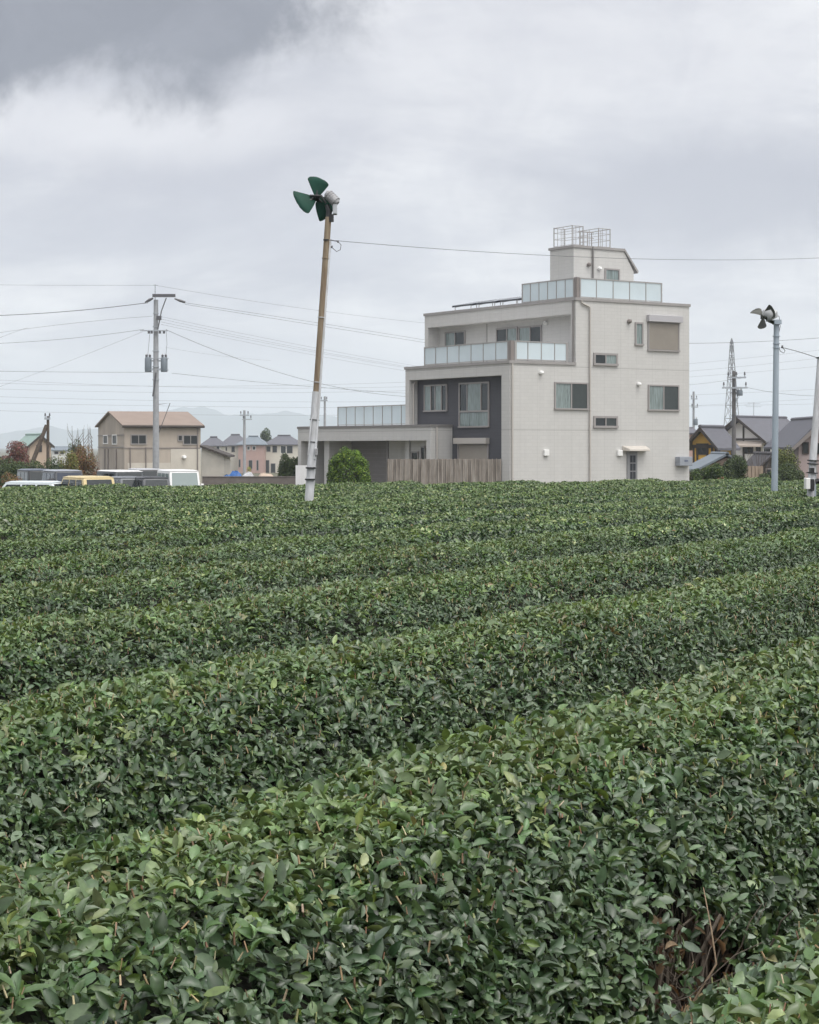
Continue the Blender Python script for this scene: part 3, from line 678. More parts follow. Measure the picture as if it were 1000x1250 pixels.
q.tube([PU(190, 494, 0), PU(208, 492, -.1), PU(193, 531, 0)], .022, 5); q.build('side_bracket', m_wire, up); q = MB(); q.tube([PU(172, 404, -.2), PU(206, 404, -.2)], .02, 5)
q.build('service_arm', m_wire, up)
q = MB()
for py in (382, 398, 428, 447, 463): MB().tube([PU(190.4, py), PU(190.4, py + 1.2)], .165 + (py - 366) * .0004, 12).build('pole_band', m_steel, up, smooth=True)
utility_pole('thin utility pole with a slanting wooden stay left of the warehouse', 58.7, 120, 508, .24, .18, [(511, 55, 62, .07)], [], stay=((57, 519), (38.5, 573)), mt=m_bark)
utility_pole('slim utility pole before the pink house', 298.5, 150, 501, .30, .2, [(507, 293, 304.5, .05), (512, 296, 308, .04)], [])
utility_pole('short distant utility pole above the carport roof', 396.6, 170, 484, .32, .2, [(489, 391.5, 400, .06)], [])
utility_pole('distant utility pole seen just right of the tall house', 846.8, 190, 478, .30, .22, [(487, 843, 851, .05), (497, 843.5, 852, .05)], [(849, 511, 519, .5)])
rp_ = utility_pole('dark utility pole with two crossarms in front of the white grey-roofed house', 896, 110, 453, .29, .22, [(461, 887, 910, .05), (473.5, 881, 912, .05)], [(903, 476, 483, .38)], mt=mat('dark_pole', (.13, .125, .125), .8, .25, 5))
q = MB(); xr0 = Xat(896, 110); gr0 = gz(110)
for k in range(4): q.tube([(Xat(896 + random.uniform(-5, 5), 110) - xr0, -.2, Zat(474, 110) - gr0), (Xat(896 + random.uniform(-6, 8), 110) - xr0, -.3, Zat(482, 110) - gr0), (0, -.15, Zat(488 + k * 3, 110) - gr0)], .012, 4)
q.tube([(Xat(893, 110) - xr0, -.1, Zat(520, 110) - gr0), (.0, -.1, Zat(506, 110) - gr0)], .09, 5)
q.build('leads', m_wire, rp_)
# lattice tower
def lattice(px, D, ytop, label):
    g0 = gz(D); H = Zat(ytop, D) - g0; r = empty('lattice_tower', (Xat(px, D), D, g0), .4, label, 'pylon'); q = MB(); n = 9
    ws = [1.9 - 1.65 * (i / n) ** .75 for i in range(n + 1)]; zs = [H * .96 * (i / n) ** .85 for i in range(n + 1)]
    cs = ((-1, -1), (1, -1), (1, 1), (-1, 1))
    for i in range(n):
        for j in range(4):
            a = (cs[j][0] * ws[i] , cs[j][1] * ws[i], zs[i]); b = (cs[j][0] * ws[i + 1], cs[j][1] * ws[i + 1], zs[i + 1]); c2 = cs[(j + 1) % 4]
            q.tube([a, b], .075, 4); q.tube([a, (c2[0] * ws[i + 1], c2[1] * ws[i + 1], zs[i + 1])], .035, 4); q.tube([(c2[0] * ws[i], c2[1] * ws[i], zs[i]), b], .035, 4)
            q.tube([b, (c2[0] * ws[i + 1], c2[1] * ws[i + 1], zs[i + 1])], .08, 4)
    for j in range(4): q.tube([(cs[j][0] * ws[n], cs[j][1] * ws[n], zs[n]), (0, 0, H)], .12, 4)
    q.build('frame', mat('tower_steel', (.17, .175, .185), .6), r); q = MB()
    for z, w_ in ((.78, 3.2), (.66, 4.0), (.54, 3.6)): q.prism([(-w_, -.12, H * z), (w_, -.12, H * z), (.8, -.12, H * z + 1.0), (-.8, -.12, H * z + 1.0)], (0, .2, 0))
    return r
lattice(893.3, 420, 413, 'slender steel lattice tower rising behind the houses at the right')

# ------------------------------------------------------------------ frost fans
def blade_mesh(r0, r1, w0, w1, th=.006, twist=R(22), camber=.05, n=16):
    """paddle blade along +x with twist; a real curved plate"""
    mb = MB(); rows = []
    for i in range(n + 1):
        t = i / n; x = r0 + (r1 - r0) * t
        w_ = (w0 + (w1 - w0) * min(1, t * 1.35) ** .8) * (1 if t < .72 else math.sqrt(max(0, 1 - ((t - .72) / .285) ** 2)))
        a = twist * (1.2 - .5 * t); row = []
        for k in range(7):
            y = (k / 6 - .42) * w_; z = -camber * (1 - (2 * k / 6 - 1) ** 2) * w_ * 1.5
            row.append(Vector((x, y * math.cos(a) - z * math.sin(a), y * math.sin(a) + z * math.cos(a))))
        rows.append(row)
    V = [v + Vector((0, 0, th / 2)) for r_ in rows for v in r_] + [v - Vector((0, 0, th / 2)) for r_ in rows for v in r_]
    o = (n + 1) * 7; Fc = []
    for i in range(n):
        for k in range(6):
            a = i * 7 + k; Fc.append((a, a + 7, a + 8, a + 1)); Fc.append((o + a, o + a + 1, o + a + 8, o + a + 7))
    for i in range(n): a = i * 7; Fc += [(a, o + a, o + a + 7, a + 7), (a + 6, a + 13, o + a + 13, o + a + 6)]
    for k in range(6): Fc += [(k, k + 1, o + k + 1, o + k), (n * 7 + k, o + n * 7 + k, o + n * 7 + k + 1, n * 7 + k + 1)]
    mb.add(V, Fc); return mb
def fan_rotor(root, hub, axis, phase, r1, w1, m_b, m_h, nb=3, r0=.06, w0=.09):
    z = Vector(axis).normalized(); x = Vector((0, 0, 1)).cross(z).normalized(); y = z.cross(x); Mx = Matrix((x, y, z)).transposed().to_4x4(); Mx.translation = Vector(hub)
    for i in range(nb):
        bl = blade_mesh(r0, r1, w0, w1).build('blade', m_b, root, smooth=True)
        bl.matrix_local = Mx @ Matrix.Rotation(phase + 2 * math.pi * i / nb, 4, 'Z')
    h = MB().tube([(0, 0, -.07), (0, 0, -.05), (0, 0, .05), (0, 0, .09)], [.04, .055, .055, .03], 16)
    for i in range(nb):
        a = phase + 2 * math.pi * i / nb; h.tube([(0, 0, 0), (math.cos(a) * .13, math.sin(a) * .13, 0)], .028, 8)
    h = h.build('hub', m_h, root, smooth=True); h.matrix_local = Mx
    return Mx
# leaning pole
D1 = 30.5; base1 = P(377.6, 608, D1); top1 = P(401.2, 262, D1); gz1 = SOIL
fp = empty('frost_fan', (base1.x, base1.y, gz1), 0, 'leaning rusty frost fan pole with green blades rising from the tea field', 'frost fan')
def Q1(px, py, dy=0.0): v = P(px, py, D1); return Vector((v.x - base1.x, dy, v.z - gz1))
m_rust = mat('rusty_pipe', (.30, .245, .17), .7, 0, 3, .3, col2=(.16, .105, .065), stretch=(6, 6, .6)); m_wpaint = mat('chipped_white_paint', (.68, .69, .72), .55, 0, 4, .2, col2=(.42, .42, .43), stretch=(3, 3, .8))
m_gblade = mat('green_blade', (.007, .046, .031), .6, .25, 5, spec=.2); m_bk = mat('black_metal', (.02, .02, .022), .45); m_mot = mat('motor_paint', (.30, .30, .31), .5, .3, 14)
lowm = Q1(388.6, 452)
dirp = (Q1(401.2, 262) - Q1(377.6, 608)).normalized()
b0 = Q1(377.6, 608) - dirp * (Q1(377.6, 608).z + .2) / dirp.z
MB().tube([b0, Q1(386.5, 478)], [.079, .072], 14).build('lower_pole', m_wpaint, fp, smooth=True)
MB().tube([Q1(385.8, 490), Q1(401, 265)], [.061, .053], 14).build('upper_pole', m_rust, fp, smooth=True)
q = MB(); q.tube([Q1(384.5, 560, -.06), Q1(390.5, 478, -.04), Q1(397, 380, -.02), Q1(403.3, 292, -.01)], .022, 8); q.tube([Q1(376.5, 555, -.05), Q1(378, 540, -.08), Q1(380, 515, -.07), Q1(385.5, 500, -.05)], .014, 6)
q.build('conduit', m_wpaint, fp, smooth=True)
q = MB()
for py, px in ((571, 380.2), (585, 379.2)): MB().box(tuple(Q1(px - 6.5, py + 1, -.11)), tuple(Q1(px + 5.5, py - .8, .1))).build('clamp', m_bk, fp)
for py, rr_, mm_ in ((540, .086, m_bk), (513, .086, m_bk), (388, .070, m_wpaint), (467, .074, m_wpaint), (316, .066, m_rust)): px = 377.6 + (608 - py) * .0682; MB().tube([Q1(px, py), Q1(px + .07, py - 1.0)], rr_, 12).build('band', mm_, fp, smooth=True)
MB().box(tuple(Q1(395, 294, -.07)), tuple(Q1(401.5, 292.4, .07))).build('clamp', m_bk, fp)
MB().box(tuple(Q1(384.5, 556, -.12)), tuple(Q1(388, 547, .02))).build('switch_box', m_mot, fp, bevel=.01)
q = MB(); q.tube([Q1(401, 293, -.02), Q1(405, 293.5, -.03), Q1(413, 294.8, 0)], .008, 6); q.tube([Q1(413, 295, 0), Q1(416.5, 299, 0), Q1(415.5, 305, 0), Q1(411, 307, 0), Q1(407.5, 304, 0), Q1(404.5, 301, 0)], .006, 6)
q.build('lead_wire', m_wire, fp, smooth=True)
q = MB(); q.tube([Q1(412, 294.8), Q1(413.6, 295)], .022, 8); q.tube([Q1(404.4, 301), Q1(406, 301.6)], .022, 8); q.build('insulator', m_ins, fp, smooth=True)
hub = Q1(385.5, 240.5, .10); axis = (-.43, .86, -.12)
fan_rotor(fp, hub, axis, R(95), .365, .48, m_gblade, m_bk, r0=.045, w0=.12)
ax = Vector(axis).normalized(); mc = hub - Vector((-.12, .10, -.02))
q = MB(); q.tube([hub, hub - ax * .1], .03, 10); q.build('shaft', m_bk, fp)
q = MB(); q.tube([mc + Vector((.05, 0, .05)), mc + Vector((.08, 0, .03)), mc + Vector((.21, -.05, -.10)), mc + Vector((.25, -.06, -.14))], [.045, .075, .085, .05], 14); mo = q.build('motor', m_mot, fp, smooth=True)
q = MB()
for i in range(5): c0 = mc + Vector((.09 + .03 * i, -.012 * i, .02 - .03 * i)); q.tube([c0, c0 + Vector((.012, -.004, -.012))], .092, 14)
q.build('cooling_fin', m_mot, mo)
q = MB(); a = Q1(406.5, 262, -.1); b = Q1(411.5, 243, .08); q.box(tuple(a), tuple(b)); q.build('control_box', mat('box_grey', (.45, .47, .5), .5), fp, bevel=.01)
q = MB(); q.tube([Q1(378.5, 238.5, .05), Q1(392.5, 239.5, -.02), Q1(398, 248, -.02)], .022, 8); q.tube([Q1(401, 268), Q1(402, 258), Q1(399, 250)], [.05, .05, .04], 10); q.tube([Q1(404.5, 271, -.02), Q1(404.3, 262, -.02)], .045, 8)
q.build('bracket', m_bk, fp, smooth=True)
# upright fan pole
D2 = 35.0; b2 = P(945.6, 600, D2)
f2 = empty('frost_fan', (b2.x, b2.y, SOIL), 0, 'upright grey frost fan pole with a small dark rotor near the right edge', 'frost fan')
def Q2(px, py, dy=0.0): v = P(px, py, D2); return Vector((v.x - b2.x, dy, v.z - SOIL))
m_gal = mat('blue_grey_pole', (.33, .385, .44), .5, .1, 3, stretch=(4, 4, .6)); m_olv = mat('olive_blade', (.035, .038, .03), .5, .1, 4); m_cowl = mat('cowl_grey', (.42, .43, .44), .45, .1, 5)
MB().tube([(0, 0, -.3), Q2(945.7, 588), Q2(948, 396)], [.066, .064, .054], 14).build('pole', m_gal, f2, smooth=True)
q = MB(); q.box(tuple(Q2(944.3, 396, -.1)), tuple(Q2(953, 390.6, .1)))
for py in (411, 420, 425): q.tube([Q2(947.8, py), Q2(947.8, py - 1)], .072, 12)
q.build('pole_head', m_gal, f2)
hub2 = Q2(931.2, 386.5, -.05)
q = MB(); q.tube([hub2, Q2(945, 394)], .03, 8); q.tube([Q2(936, 390, 0), Q2(946, 394.6, 0)], .035, 8); q.build('bracket', m_olv, f2, smooth=True)
q = MB(); q.tube([Q2(932, 386.4), Q2(934, 384), Q2(938, 383.5), Q2(942, 386), Q2(944, 389.8)], [.05, .10, .15, .15, .10], 16); q.build('motor_cowl', m_cowl, f2, smooth=True)
q = MB(); q.tube([Q2(931, 387), Q2(929.5, 386.2), Q2(928.6, 386.2)], [.05, .055, .02], 12); q.build('hub', m_olv, f2, smooth=True)
ax2 = Vector((-.6, -.76, .2)).normalized()
xx = Vector((0, 0, 1)).cross(ax2).normalized(); yy = ax2.cross(xx); Mx = Matrix((xx, yy, ax2)).transposed().to_4x4(); Mx.translation = hub2
for k, (ph, tw) in enumerate(((R(-96), 30), (R(142), 62), (R(22), 20))):
    bl = blade_mesh(.03, .25, .07, .28, twist=R(tw)).build('blade', m_olv, f2, smooth=True); bl.matrix_local = Mx @ Matrix.Rotation(ph, 4, 'Z')
q = MB(); q.tube([Q2(946.5, 384.5), Q2(951, 386), Q2(951.8, 391)], .006, 5); q.tube([Q2(951, 425), Q2(953, 429), Q2(957, 431), Q2(958.5, 428), Q2(955, 424)], .007, 5); q.tube([Q2(952.8, 397), Q2(951.2, 405), Q2(949.5, 418)], .006, 5); q.build('lead_wire', m_wire, f2)
q = MB(); q.tube([Q2(954, 423), Q2(955.8, 423.6)], .03, 8); q.build('insulator', m_ins, f2)
# power post at the right edge
D3 = 34.5; b3 = P(990, 600, D3)
f3 = empty('meter_pole', (b3.x, b3.y, SOIL), 0, 'leaning pale pole with white meter box cut by the right frame edge', 'pole')
def Q3(px, py, dy=0.0): v = P(px, py, D3); return Vector((v.x - b3.x, dy, v.z - SOIL))
MB().tube([Q3(988.5, 625), Q3(990.8, 585), Q3(1001.5, 436)], [.077, .072, .056], 14).build('pole', m_wpaint, f3, smooth=True)
MB().tube([Q3(995.5, 625, .1), Q3(996, 545, .1), Q3(999.5, 470, .08)], .035, 10).build('conduit', m_gal, f3, smooth=True)
MB().box(tuple(Q3(981, 597, -.22)), tuple(Q3(986.3, 583.3, -.02))).build('meter_box', m_white, f3, bevel=.012)
MB().box(tuple(Q3(986.6, 599, -.2)), tuple(Q3(991.5, 584.5, -.07))).build('dark_box', m_bk, f3, bevel=.01)
q = MB()
for py in (563, 567, 578): q.tube([Q3(992.5 - (py - 563) * .07, py, 0), Q3(992.6 - (py - 563) * .07, py - 1.5, 0)], .11, 12)
q.box(tuple(Q3(987, 577, -.16)), tuple(Q3(992, 571, -.05))); q.tube([Q3(994, 588, -.1), Q3(998, 587, -.12), Q3(1002, 590, -.1)], .05, 8); q.tube([Q3(1001, 437.5), Q3(1001, 436)], .08, 10)
q.build('clamp', m_bk, f3, smooth=True)

# ------------------------------------------------------------------ far buildings
m_dim = mat('dim_glass', (.03, .034, .036), .35, spec=.25)
m_tile = mat('grey_roof_tile', (.10, .10, .118), .6, .12, 1.2, .3, stretch=(1, 6, 1)); m_tile2 = mat('blue_grey_tile', (.16, .19, .22), .55, .1, 1.2)
m_red = mat('faded_red_roof', (.24, .185, .155), .7, .08, .8); m_grn = mat('pale_green_roof', (.25, .34, .31), .7, .08, .8)
m_beige = mat('weathered_cladding', (.46, .40, .34), .85, 0, .45, .2, col2=(.31, .27, .235), stretch=(1.2, 1.2, .35)); m_beige2 = mat('plain_cladding', (.55, .51, .45), .85, .1, .6)
m_cream = mat('cream_render', (.60, .57, .50), .85, .06, .6); m_pink = mat('pink_render', (.42, .29, .26), .85, .07, .6); m_plaster = mat('white_plaster', (.82, .82, .81), .8, .05, .8)
m_yel = mat('ochre_plaster', (.66, .40, .08), .8, .12, .9); m_tan = mat('tan_render', (.45, .35, .27), .85, .06, .6); m_wood = mat('dark_timber', (.045, .035, .03), .7, .2, 2)
def bld(name, label, x0, x1, D, yb, eave, ridge, depth, mw, mr, wins=(), rot=0.0, roof='gable_x', over=.45, cat='house', group=None, extra=None, pxc=None):
    """box house whose front spans px x0..x1 at depth D; roof gable_x (ridge along front), gable_y (gable to camera) or hip. wins: (px0,py0,px1,py1[,kind])"""
    g0 = gz(D + depth / 2) - .4; xc = Xat((x0 + x1) / 2, D); Wd = Xat(x1, D) - Xat(x0, D); k = 1 / math.cos(rot); hw = Wd / 2
    r = empty(name, (xc, D, g0), rot, label, cat, group); ze = Zat(eave, D) - g0; zr = Zat(ridge, D) - g0
    wl = MB()
    if roof == 'gable_x': wl.prism([(-hw, 0, 0), (-hw, depth, 0), (-hw, depth, ze), (-hw, depth / 2, zr - .12), (-hw, 0, ze)], (2 * hw, 0, 0))
    elif roof == 'gable_y': wl.prism([(-hw, 0, 0), (hw, 0, 0), (hw, 0, ze), (0, 0, zr - .12), (-hw, 0, ze)], (0, depth, 0))
    else: wl.box((-hw, 0, 0), (hw, depth, ze))
    wl.build('wall', mw, r); rm = MB(); th = .14; o = over
    if roof == 'gable_x':
        sl_ = (zr - ze) / (depth / 2)
        for sy, y0, y1 in ((1, -o, depth / 2), (-1, depth + o, depth / 2)):
            rm.hexa([(-hw - o, y0, ze - sl_ * o), (hw + o, y0, ze - sl_ * o), (hw + o, y1, zr), (-hw - o, y1, zr)], [(-hw - o, y0, ze - sl_ * o + th), (hw + o, y0, ze - sl_ * o + th), (hw + o, y1, zr + th), (-hw - o, y1, zr + th)])
    elif roof == 'gable_y':
        sl_ = (zr - ze) / hw
        for sx_ in (-1, 1):
            rm.hexa([(sx_ * (hw + o), -o, ze - sl_ * o), (sx_ * (hw + o), depth + o, ze - sl_ * o), (0, depth + o, zr), (0, -o, zr)], [(sx_ * (hw + o), -o, ze - sl_ * o + th), (sx_ * (hw + o), depth + o, ze - sl_ * o + th), (0, depth + o, zr + th), (0, -o, zr + th)])
    else:
        q = min(hw * .62, depth / 2); a = [(-hw - o, -o, ze), (hw + o, -o, ze), (hw + o, depth + o, ze), (-hw - o, depth + o, ze)]
        t = [(-hw + q, depth / 2 - .01, zr), (hw - q, depth / 2 - .01, zr), (hw - q, depth / 2 + .01, zr), (-hw + q, depth / 2 + .01, zr)]
        rm.hexa(a, t); rm.box((-hw - o, -o, ze - .12), (hw + o, depth + o, ze - .002))
    ro = rm.build('roof', mr, r)
    rr = MB(); 
    if roof != 'gable_y':
        q = 0 if roof == 'gable_x' else min(hw * .62, depth / 2); rr.tube([(-hw + q - (o if not q else 0), depth / 2, zr + th * .8), (hw - q + (o if not q else 0), depth / 2, zr + th * .8)], .13, 6)
    else: rr.tube([(0, -o, zr + th * .8), (0, depth + o, zr + th * .8)], .13, 6)
    rr.build('ridge', mr, ro)
    ivr = Matrix.Rotation(-rot, 2)
    for wv in wins:
        a, b, c, d = wv[:4]; u0 = (Xat(a, D) - xc) * k; u1 = (Xat(c, D) - xc) * k; v1 = Zat(b, D) - g0; v0 = Zat(d, D) - g0
        fr = MB(); e = .07
        fr.box((u0 - e, -.07, v0 - e), (u1 + e, -.001, v0)); fr.box((u0 - e, -.07, v1), (u1 + e, -.001, v1 + e)); fr.box((u0 - e, -.07, v0), (u0, -.001, v1)); fr.box((u1, -.07, v0), (u1 + e, -.001, v1))
        if (u1 - u0) > 1.2: fr.box(((u0 + u1) / 2 - .03, -.06, v0), ((u0 + u1) / 2 + .03, -.04, v1))
        f_ = fr.build('window', wv[4] if len(wv) > 4 else m_frame, r)
        MB().box((u0, -.035, v0), (u1, -.004, v1)).build('pane', m_dim, f_)
    return r, xc, g0, hw, ze, zr
# warehouse: built in its own frame, corner at px 152
def warehouse():
    D = 150.0; c = P(152, 545, D); g0 = gz(D) - .3; rot = R(22)
    r = empty('warehouse', (c.x, c.y, g0), rot, 'beige metal-clad warehouse with faded pink gable roof behind the parked vehicles', 'warehouse')
    ca, sa = math.cos(rot), math.sin(rot); u = (245 - 500) / F; Ln = (u * c.y - c.x) / (ca - u * sa); u = (120 - 500) / F
    Wd = (u * c.y - c.x) / (-sa - u * ca)
    ze = Zat(519.5, D) - g0; zr = Zat(504.5, D) - g0 + .15
    MB().prism([(0, 0, 0), (0, Wd, 0), (0, Wd, ze), (0, Wd / 2, zr), (0, 0, ze)], (Ln, 0, 0)).build('wall', m_beige, r)
    o = .25; th = .12; rm = MB(); sl_ = (zr - ze) / (Wd / 2)
    for y0, y1 in ((-o, Wd / 2), (Wd + o, Wd / 2)):
        rm.hexa([(-o, y0, ze - sl_ * o + .01), (Ln + o, y0, ze - sl_ * o + .01), (Ln + o, y1, zr + .01), (-o, y1, zr + .01)], [(-o, y0, ze - sl_ * o + th), (Ln + o, y0, ze - sl_ * o + th), (Ln + o, y1, zr + th), (-o, y1, zr + th)])
    rf = rm.build('roof', m_red, r)
    MB().tube([(-o, -o - .08, ze - sl_ * o - .02), (Ln + o, -o - .08, ze - sl_ * o - .02)], .1, 8).build('gutter', m_wood, rf)
    def s_of(px): u = (px - 500) / F; return (u * c.y - c.x) / (ca - u * sa)
    def t_of(px): u = (px - 500) / F; return (u * c.y - c.x) / (-sa - u * ca)
    def zz_(py, s, t): return CAMZ + (HZ - py) / F * (c.y + s * sa + t * ca) - g0
    for (a, b, cc, d) in ((160.5, 531.5, 178, 541.5), (218, 532, 222, 537.5), (224.5, 532, 241, 541.8)):
        s0, s1 = s_of(a), s_of(cc); z1, z0 = zz_(b, s0, 0), zz_(d, s0, 0); e = .08; fr = MB()
        fr.box((s0 - e, -.08, z0 - e), (s1 + e, -.001, z0)); fr.box((s0 - e, -.08, z1), (s1 + e, -.001, z1 + e)); fr.box((s0 - e, -.08, z0), (s0, -.001, z1)); fr.box((s1, -.08, z0), (s1 + e, -.001, z1))
        if s1 - s0 > .8:
            fr.box(((s0 + s1) / 2 - .03, -.05, z0), ((s0 + s1) / 2 + .03, -.03, z1))
        f_ = fr.build('window', m_frame, r); MB().box((s0, -.025, z0), (s1, -.003, z1)).build('pane', m_dim, f_)
    for (a, b, cc, d) in ((138, 531.5, 143, 541.5), (127, 532, 132, 541)):
        t0, t1 = t_of(cc), t_of(a); z1, z0 = zz_(b, 0, t0), zz_(d, 0, t0); e = .08; fr = MB()
        fr.box((-.08, t0 - e, z0 - e), (-.001, t1 + e, z0)); fr.box((-.08, t0 - e, z1), (-.001, t1 + e, z1 + e)); fr.box((-.08, t0 - e, z0), (-.001, t0, z1)); fr.box((-.08, t1, z0), (-.001, t1 + e, z1))
        f_ = fr.build('window', m_plaster, r); MB().box((-.025, t0, z0), (-.003, t1, z1)).build('pane', m_dim, f_)
    q = MB(); s = s_of(208.5)
    q.box((s, -.03, 0), (Ln + .001, -.002, zz_(548, s, 0))); q.box((s_of(156), -.03, 0), (s - .01, -.002, zz_(565, s, 0))); q.build('lower_panel', m_beige2, r)
    q = MB()
    for px in (159, 178, 241): q.tube([(s_of(px), -.08, 0), (s_of(px), -.08, zz_(519 if px > 200 else 546, s_of(px), 0))], .05, 6)
    for px in (133, 143, 129): q.tube([(-.08, t_of(px), 0), (-.08, t_of(px), zz_(548, 0, t_of(px)))], .05, 6)
    q.box((-.05, 0, zz_(531, 0, 0) - .04), (-.002, Wd, zz_(531, 0, 0) + .04)); q.box((-.05, 0, zz_(546, 0, 0) - .04), (-.002, Wd, zz_(546, 0, 0) + .04)); q.box((0, -.05, zz_(547, 0, 0) - .04), (Ln, -.035, zz_(547, 0, 0) + .04))
    q.build('downpipe', m_brown, r)
    s = s_of(224.5); z = zz_(558, s, 0); MB().tube([(s, -.002, z), (s, -.25, z), (s, -.3, z - .12)], [.18, .18, .12], 10).build('vent_hood', m_white, r, smooth=True)
    # lean-to shed
    sh = empty('lean_to_shed', (*P(246, 545, 132).xy, gz(132)), 0, 'low grey-walled shed with sloping roof line against the right of the warehouse', 'shed'); gg = gz(132)
    X0 = 0; X1 = Xat(275, 132) - Xat(246, 132); za, zb_ = Zat(546, 132) - gg, Zat(556.5, 132) - gg
    MB().prism([(X0, 0, -.3), (X1 - .1, 0, -.3), (X1 - .1, 0, zb_), (X0, 0, za)], (0, 5, 0)).build('wall', mat('shed_wall', (.50, .47, .42), .85, 0, .7, .2, col2=(.36, .34, .31)), sh)
    MB().prism([(X0 - .1, -.25, za + .01), (X1 + .2, -.25, zb_ - .1), (X1 + .2, -.25, zb_ + .04), (X0 - .1, -.25, za + .16)], (0, 5.4, 0)).build('roof', m_wood, sh)
warehouse()
DH = 330
gh, *_ = bld('house', 'cream house with dark grey hipped roof right of the warehouse', 270, 299, DH, 575, 543.5, 531, 9, m_cream, m_tile, [(283, 545, 286.5, 551.5), (274, 546, 277, 550)], roof='hip')
bld('house', 'cream side house with small gable tucked against the warehouse', 246, 269.5, 300, 575, 544, 534, 8, m_cream, m_tile, [(251, 545.5, 254, 550.5), (256, 545.5, 259, 550.5), (264.5, 545, 268, 551, m_plaster)], roof='hip')
bld('house', 'pink rendered house with blue-grey roof behind the slim utility pole', 291, 322.5, 324, 575, 542.5, 533, 9, m_pink, m_tile2, [(302, 545, 305, 549, m_plaster), (308.5, 545, 312, 549, m_plaster), (290.8 + 1, 561, 293.5, 570), (304, 562, 308, 572), (313.5, 562, 315.5, 574)], roof='hip')
bld('house', 'cream and grey house with long veranda windows left of the carport', 323.5, 366, 328, 575, 542.5, 532, 9, m_cream, m_tile, [(326, 545, 330, 551), (333, 544.5, 338, 552), (343, 544.5, 349, 553, m_plaster), (350.5, 544.5, 357, 553), (324.5, 562, 328.5, 577), (331, 566, 336, 577)], roof='hip')
bld('house', 'small white far house between the tree and autumn shrub', 64, 81, 300, 560, 550, 546.5, 8, m_plaster, m_tile2, [(67, 551.5, 71, 554), (74, 551.5, 78, 554)], roof='gable_x')
# right cluster

def corner_house(name, label, pc, pl, pr, D, rot, eave, ridge, mw, mr, wins=(), gable='left', over=.4, cat='house'):
    """house seen over one corner (photo px pc); gable end to the left or right of it. wins: (face, x0, y0, x1, y1)"""
    c = P(pc, 545, D); g0 = gz(D) - .5; ca, sa = math.cos(rot), math.sin(rot); r = empty(name, (c.x, c.y, g0), rot, label, cat)
    def s_of(px): u = (px - 500) / F; return (u * c.y - c.x) / (ca - u * sa)
    def t_of(px): u = (px - 500) / F; return (u * c.y - c.x) / (-sa - u * ca)
    def zz_(py, s, t): return CAMZ + (HZ - py) / F * (c.y + s * sa + t * ca) - g0
    Ls, Lt = s_of(pr), t_of(pl); ze = Zat(eave, D) - g0; o = over; th = .16; A = gable == 'left'
    Lg, Lr = (Lt, Ls) if A else (Ls, Lt)                     # gable width, ridge length
    def Vv(g, l, z): return (l, g, z) if A else (g, l, z)
    zr = zz_(ridge, 0, Lg / 2) if A else zz_(ridge, Lg / 2, 0); sl_ = (zr - ze) / (Lg / 2)
    e = Vector(Vv(0, Lr, 0))
    MB().prism([Vv(0, 0, 0), Vv(Lg, 0, 0), Vv(Lg, 0, ze), Vv(Lg / 2, 0, zr - .1), Vv(0, 0, ze)], e).build('wall', mw, r)
    rm = MB()
    for g0_, s_ in ((-o, 1), (Lg + o, -1)):
        zb = ze - sl_ * o; rm.hexa([Vv(g0_, -o, zb), Vv(g0_, Lr + o, zb), Vv(Lg / 2, Lr + o, zr), Vv(Lg / 2, -o, zr)], [Vv(g0_, -o, zb + th), Vv(g0_, Lr + o, zb + th), Vv(Lg / 2, Lr + o, zr + th), Vv(Lg / 2, -o, zr + th)])
    ro = rm.build('roof', mr, r); MB().tube([Vv(Lg / 2, -o - .02, zr + th), Vv(Lg / 2, Lr + o + .02, zr + th)], .14, 6).build('ridge', mr, ro)
    bb = MB(); zb = ze - sl_ * o
    bb.prism([Vv(-o, -o - .05, zb + th), Vv(Lg / 2, -o - .05, zr + th), Vv(Lg + o, -o - .05, zb + th), Vv(Lg + o, -o - .05, zb - .1), Vv(Lg / 2, -o - .05, zr - .12), Vv(-o, -o - .05, zb - .1)], Vector(Vv(0, .045, 0))); bb.build('barge_board', m_wood, ro)
    for face, a, b, c2, d in wins:
        fr = MB(); e_ = .07
        if face == 's': u0, u1 = s_of(a), s_of(c2); v1, v0 = zz_(b, u0, 0), zz_(d, u0, 0); bx = lambda x0, x1, y0, y1, d0, d1: ((x0, -d1, y0), (x1, -d0, y1))
        else: u1, u0 = t_of(a), t_of(c2); v1, v0 = zz_(b, 0, u0), zz_(d, 0, u0); bx = lambda x0, x1, y0, y1, d0, d1: ((-d1, x0, y0), (-d0, x1, y1))
        for q in ((u0 - e_, u1 + e_, v0 - e_, v0), (u0 - e_, u1 + e_, v1, v1 + e_), (u0 - e_, u0, v0, v1), (u1, u1 + e_, v0, v1), ((u0 + u1) / 2 - .03, (u0 + u1) / 2 + .03, v0, v1)): fr.box(*bx(*q, .001, .07))
        f_ = fr.build('window', m_wood, r); MB().box(*bx(u0, u1, v0, v1, .002, .03)).build('pane', m_dim, f_)
    return r, s_of, t_of, zz_, Ls, Lt, ze, zr
corner_house('house', 'tan gabled house with pale green roof behind the red-leaved tree at far left', 36, 20, 62.5, 190, R(24), 543.5, 532, m_tan, m_grn, [('s', 45, 544, 50.5, 551)], gable='right', over=.3)
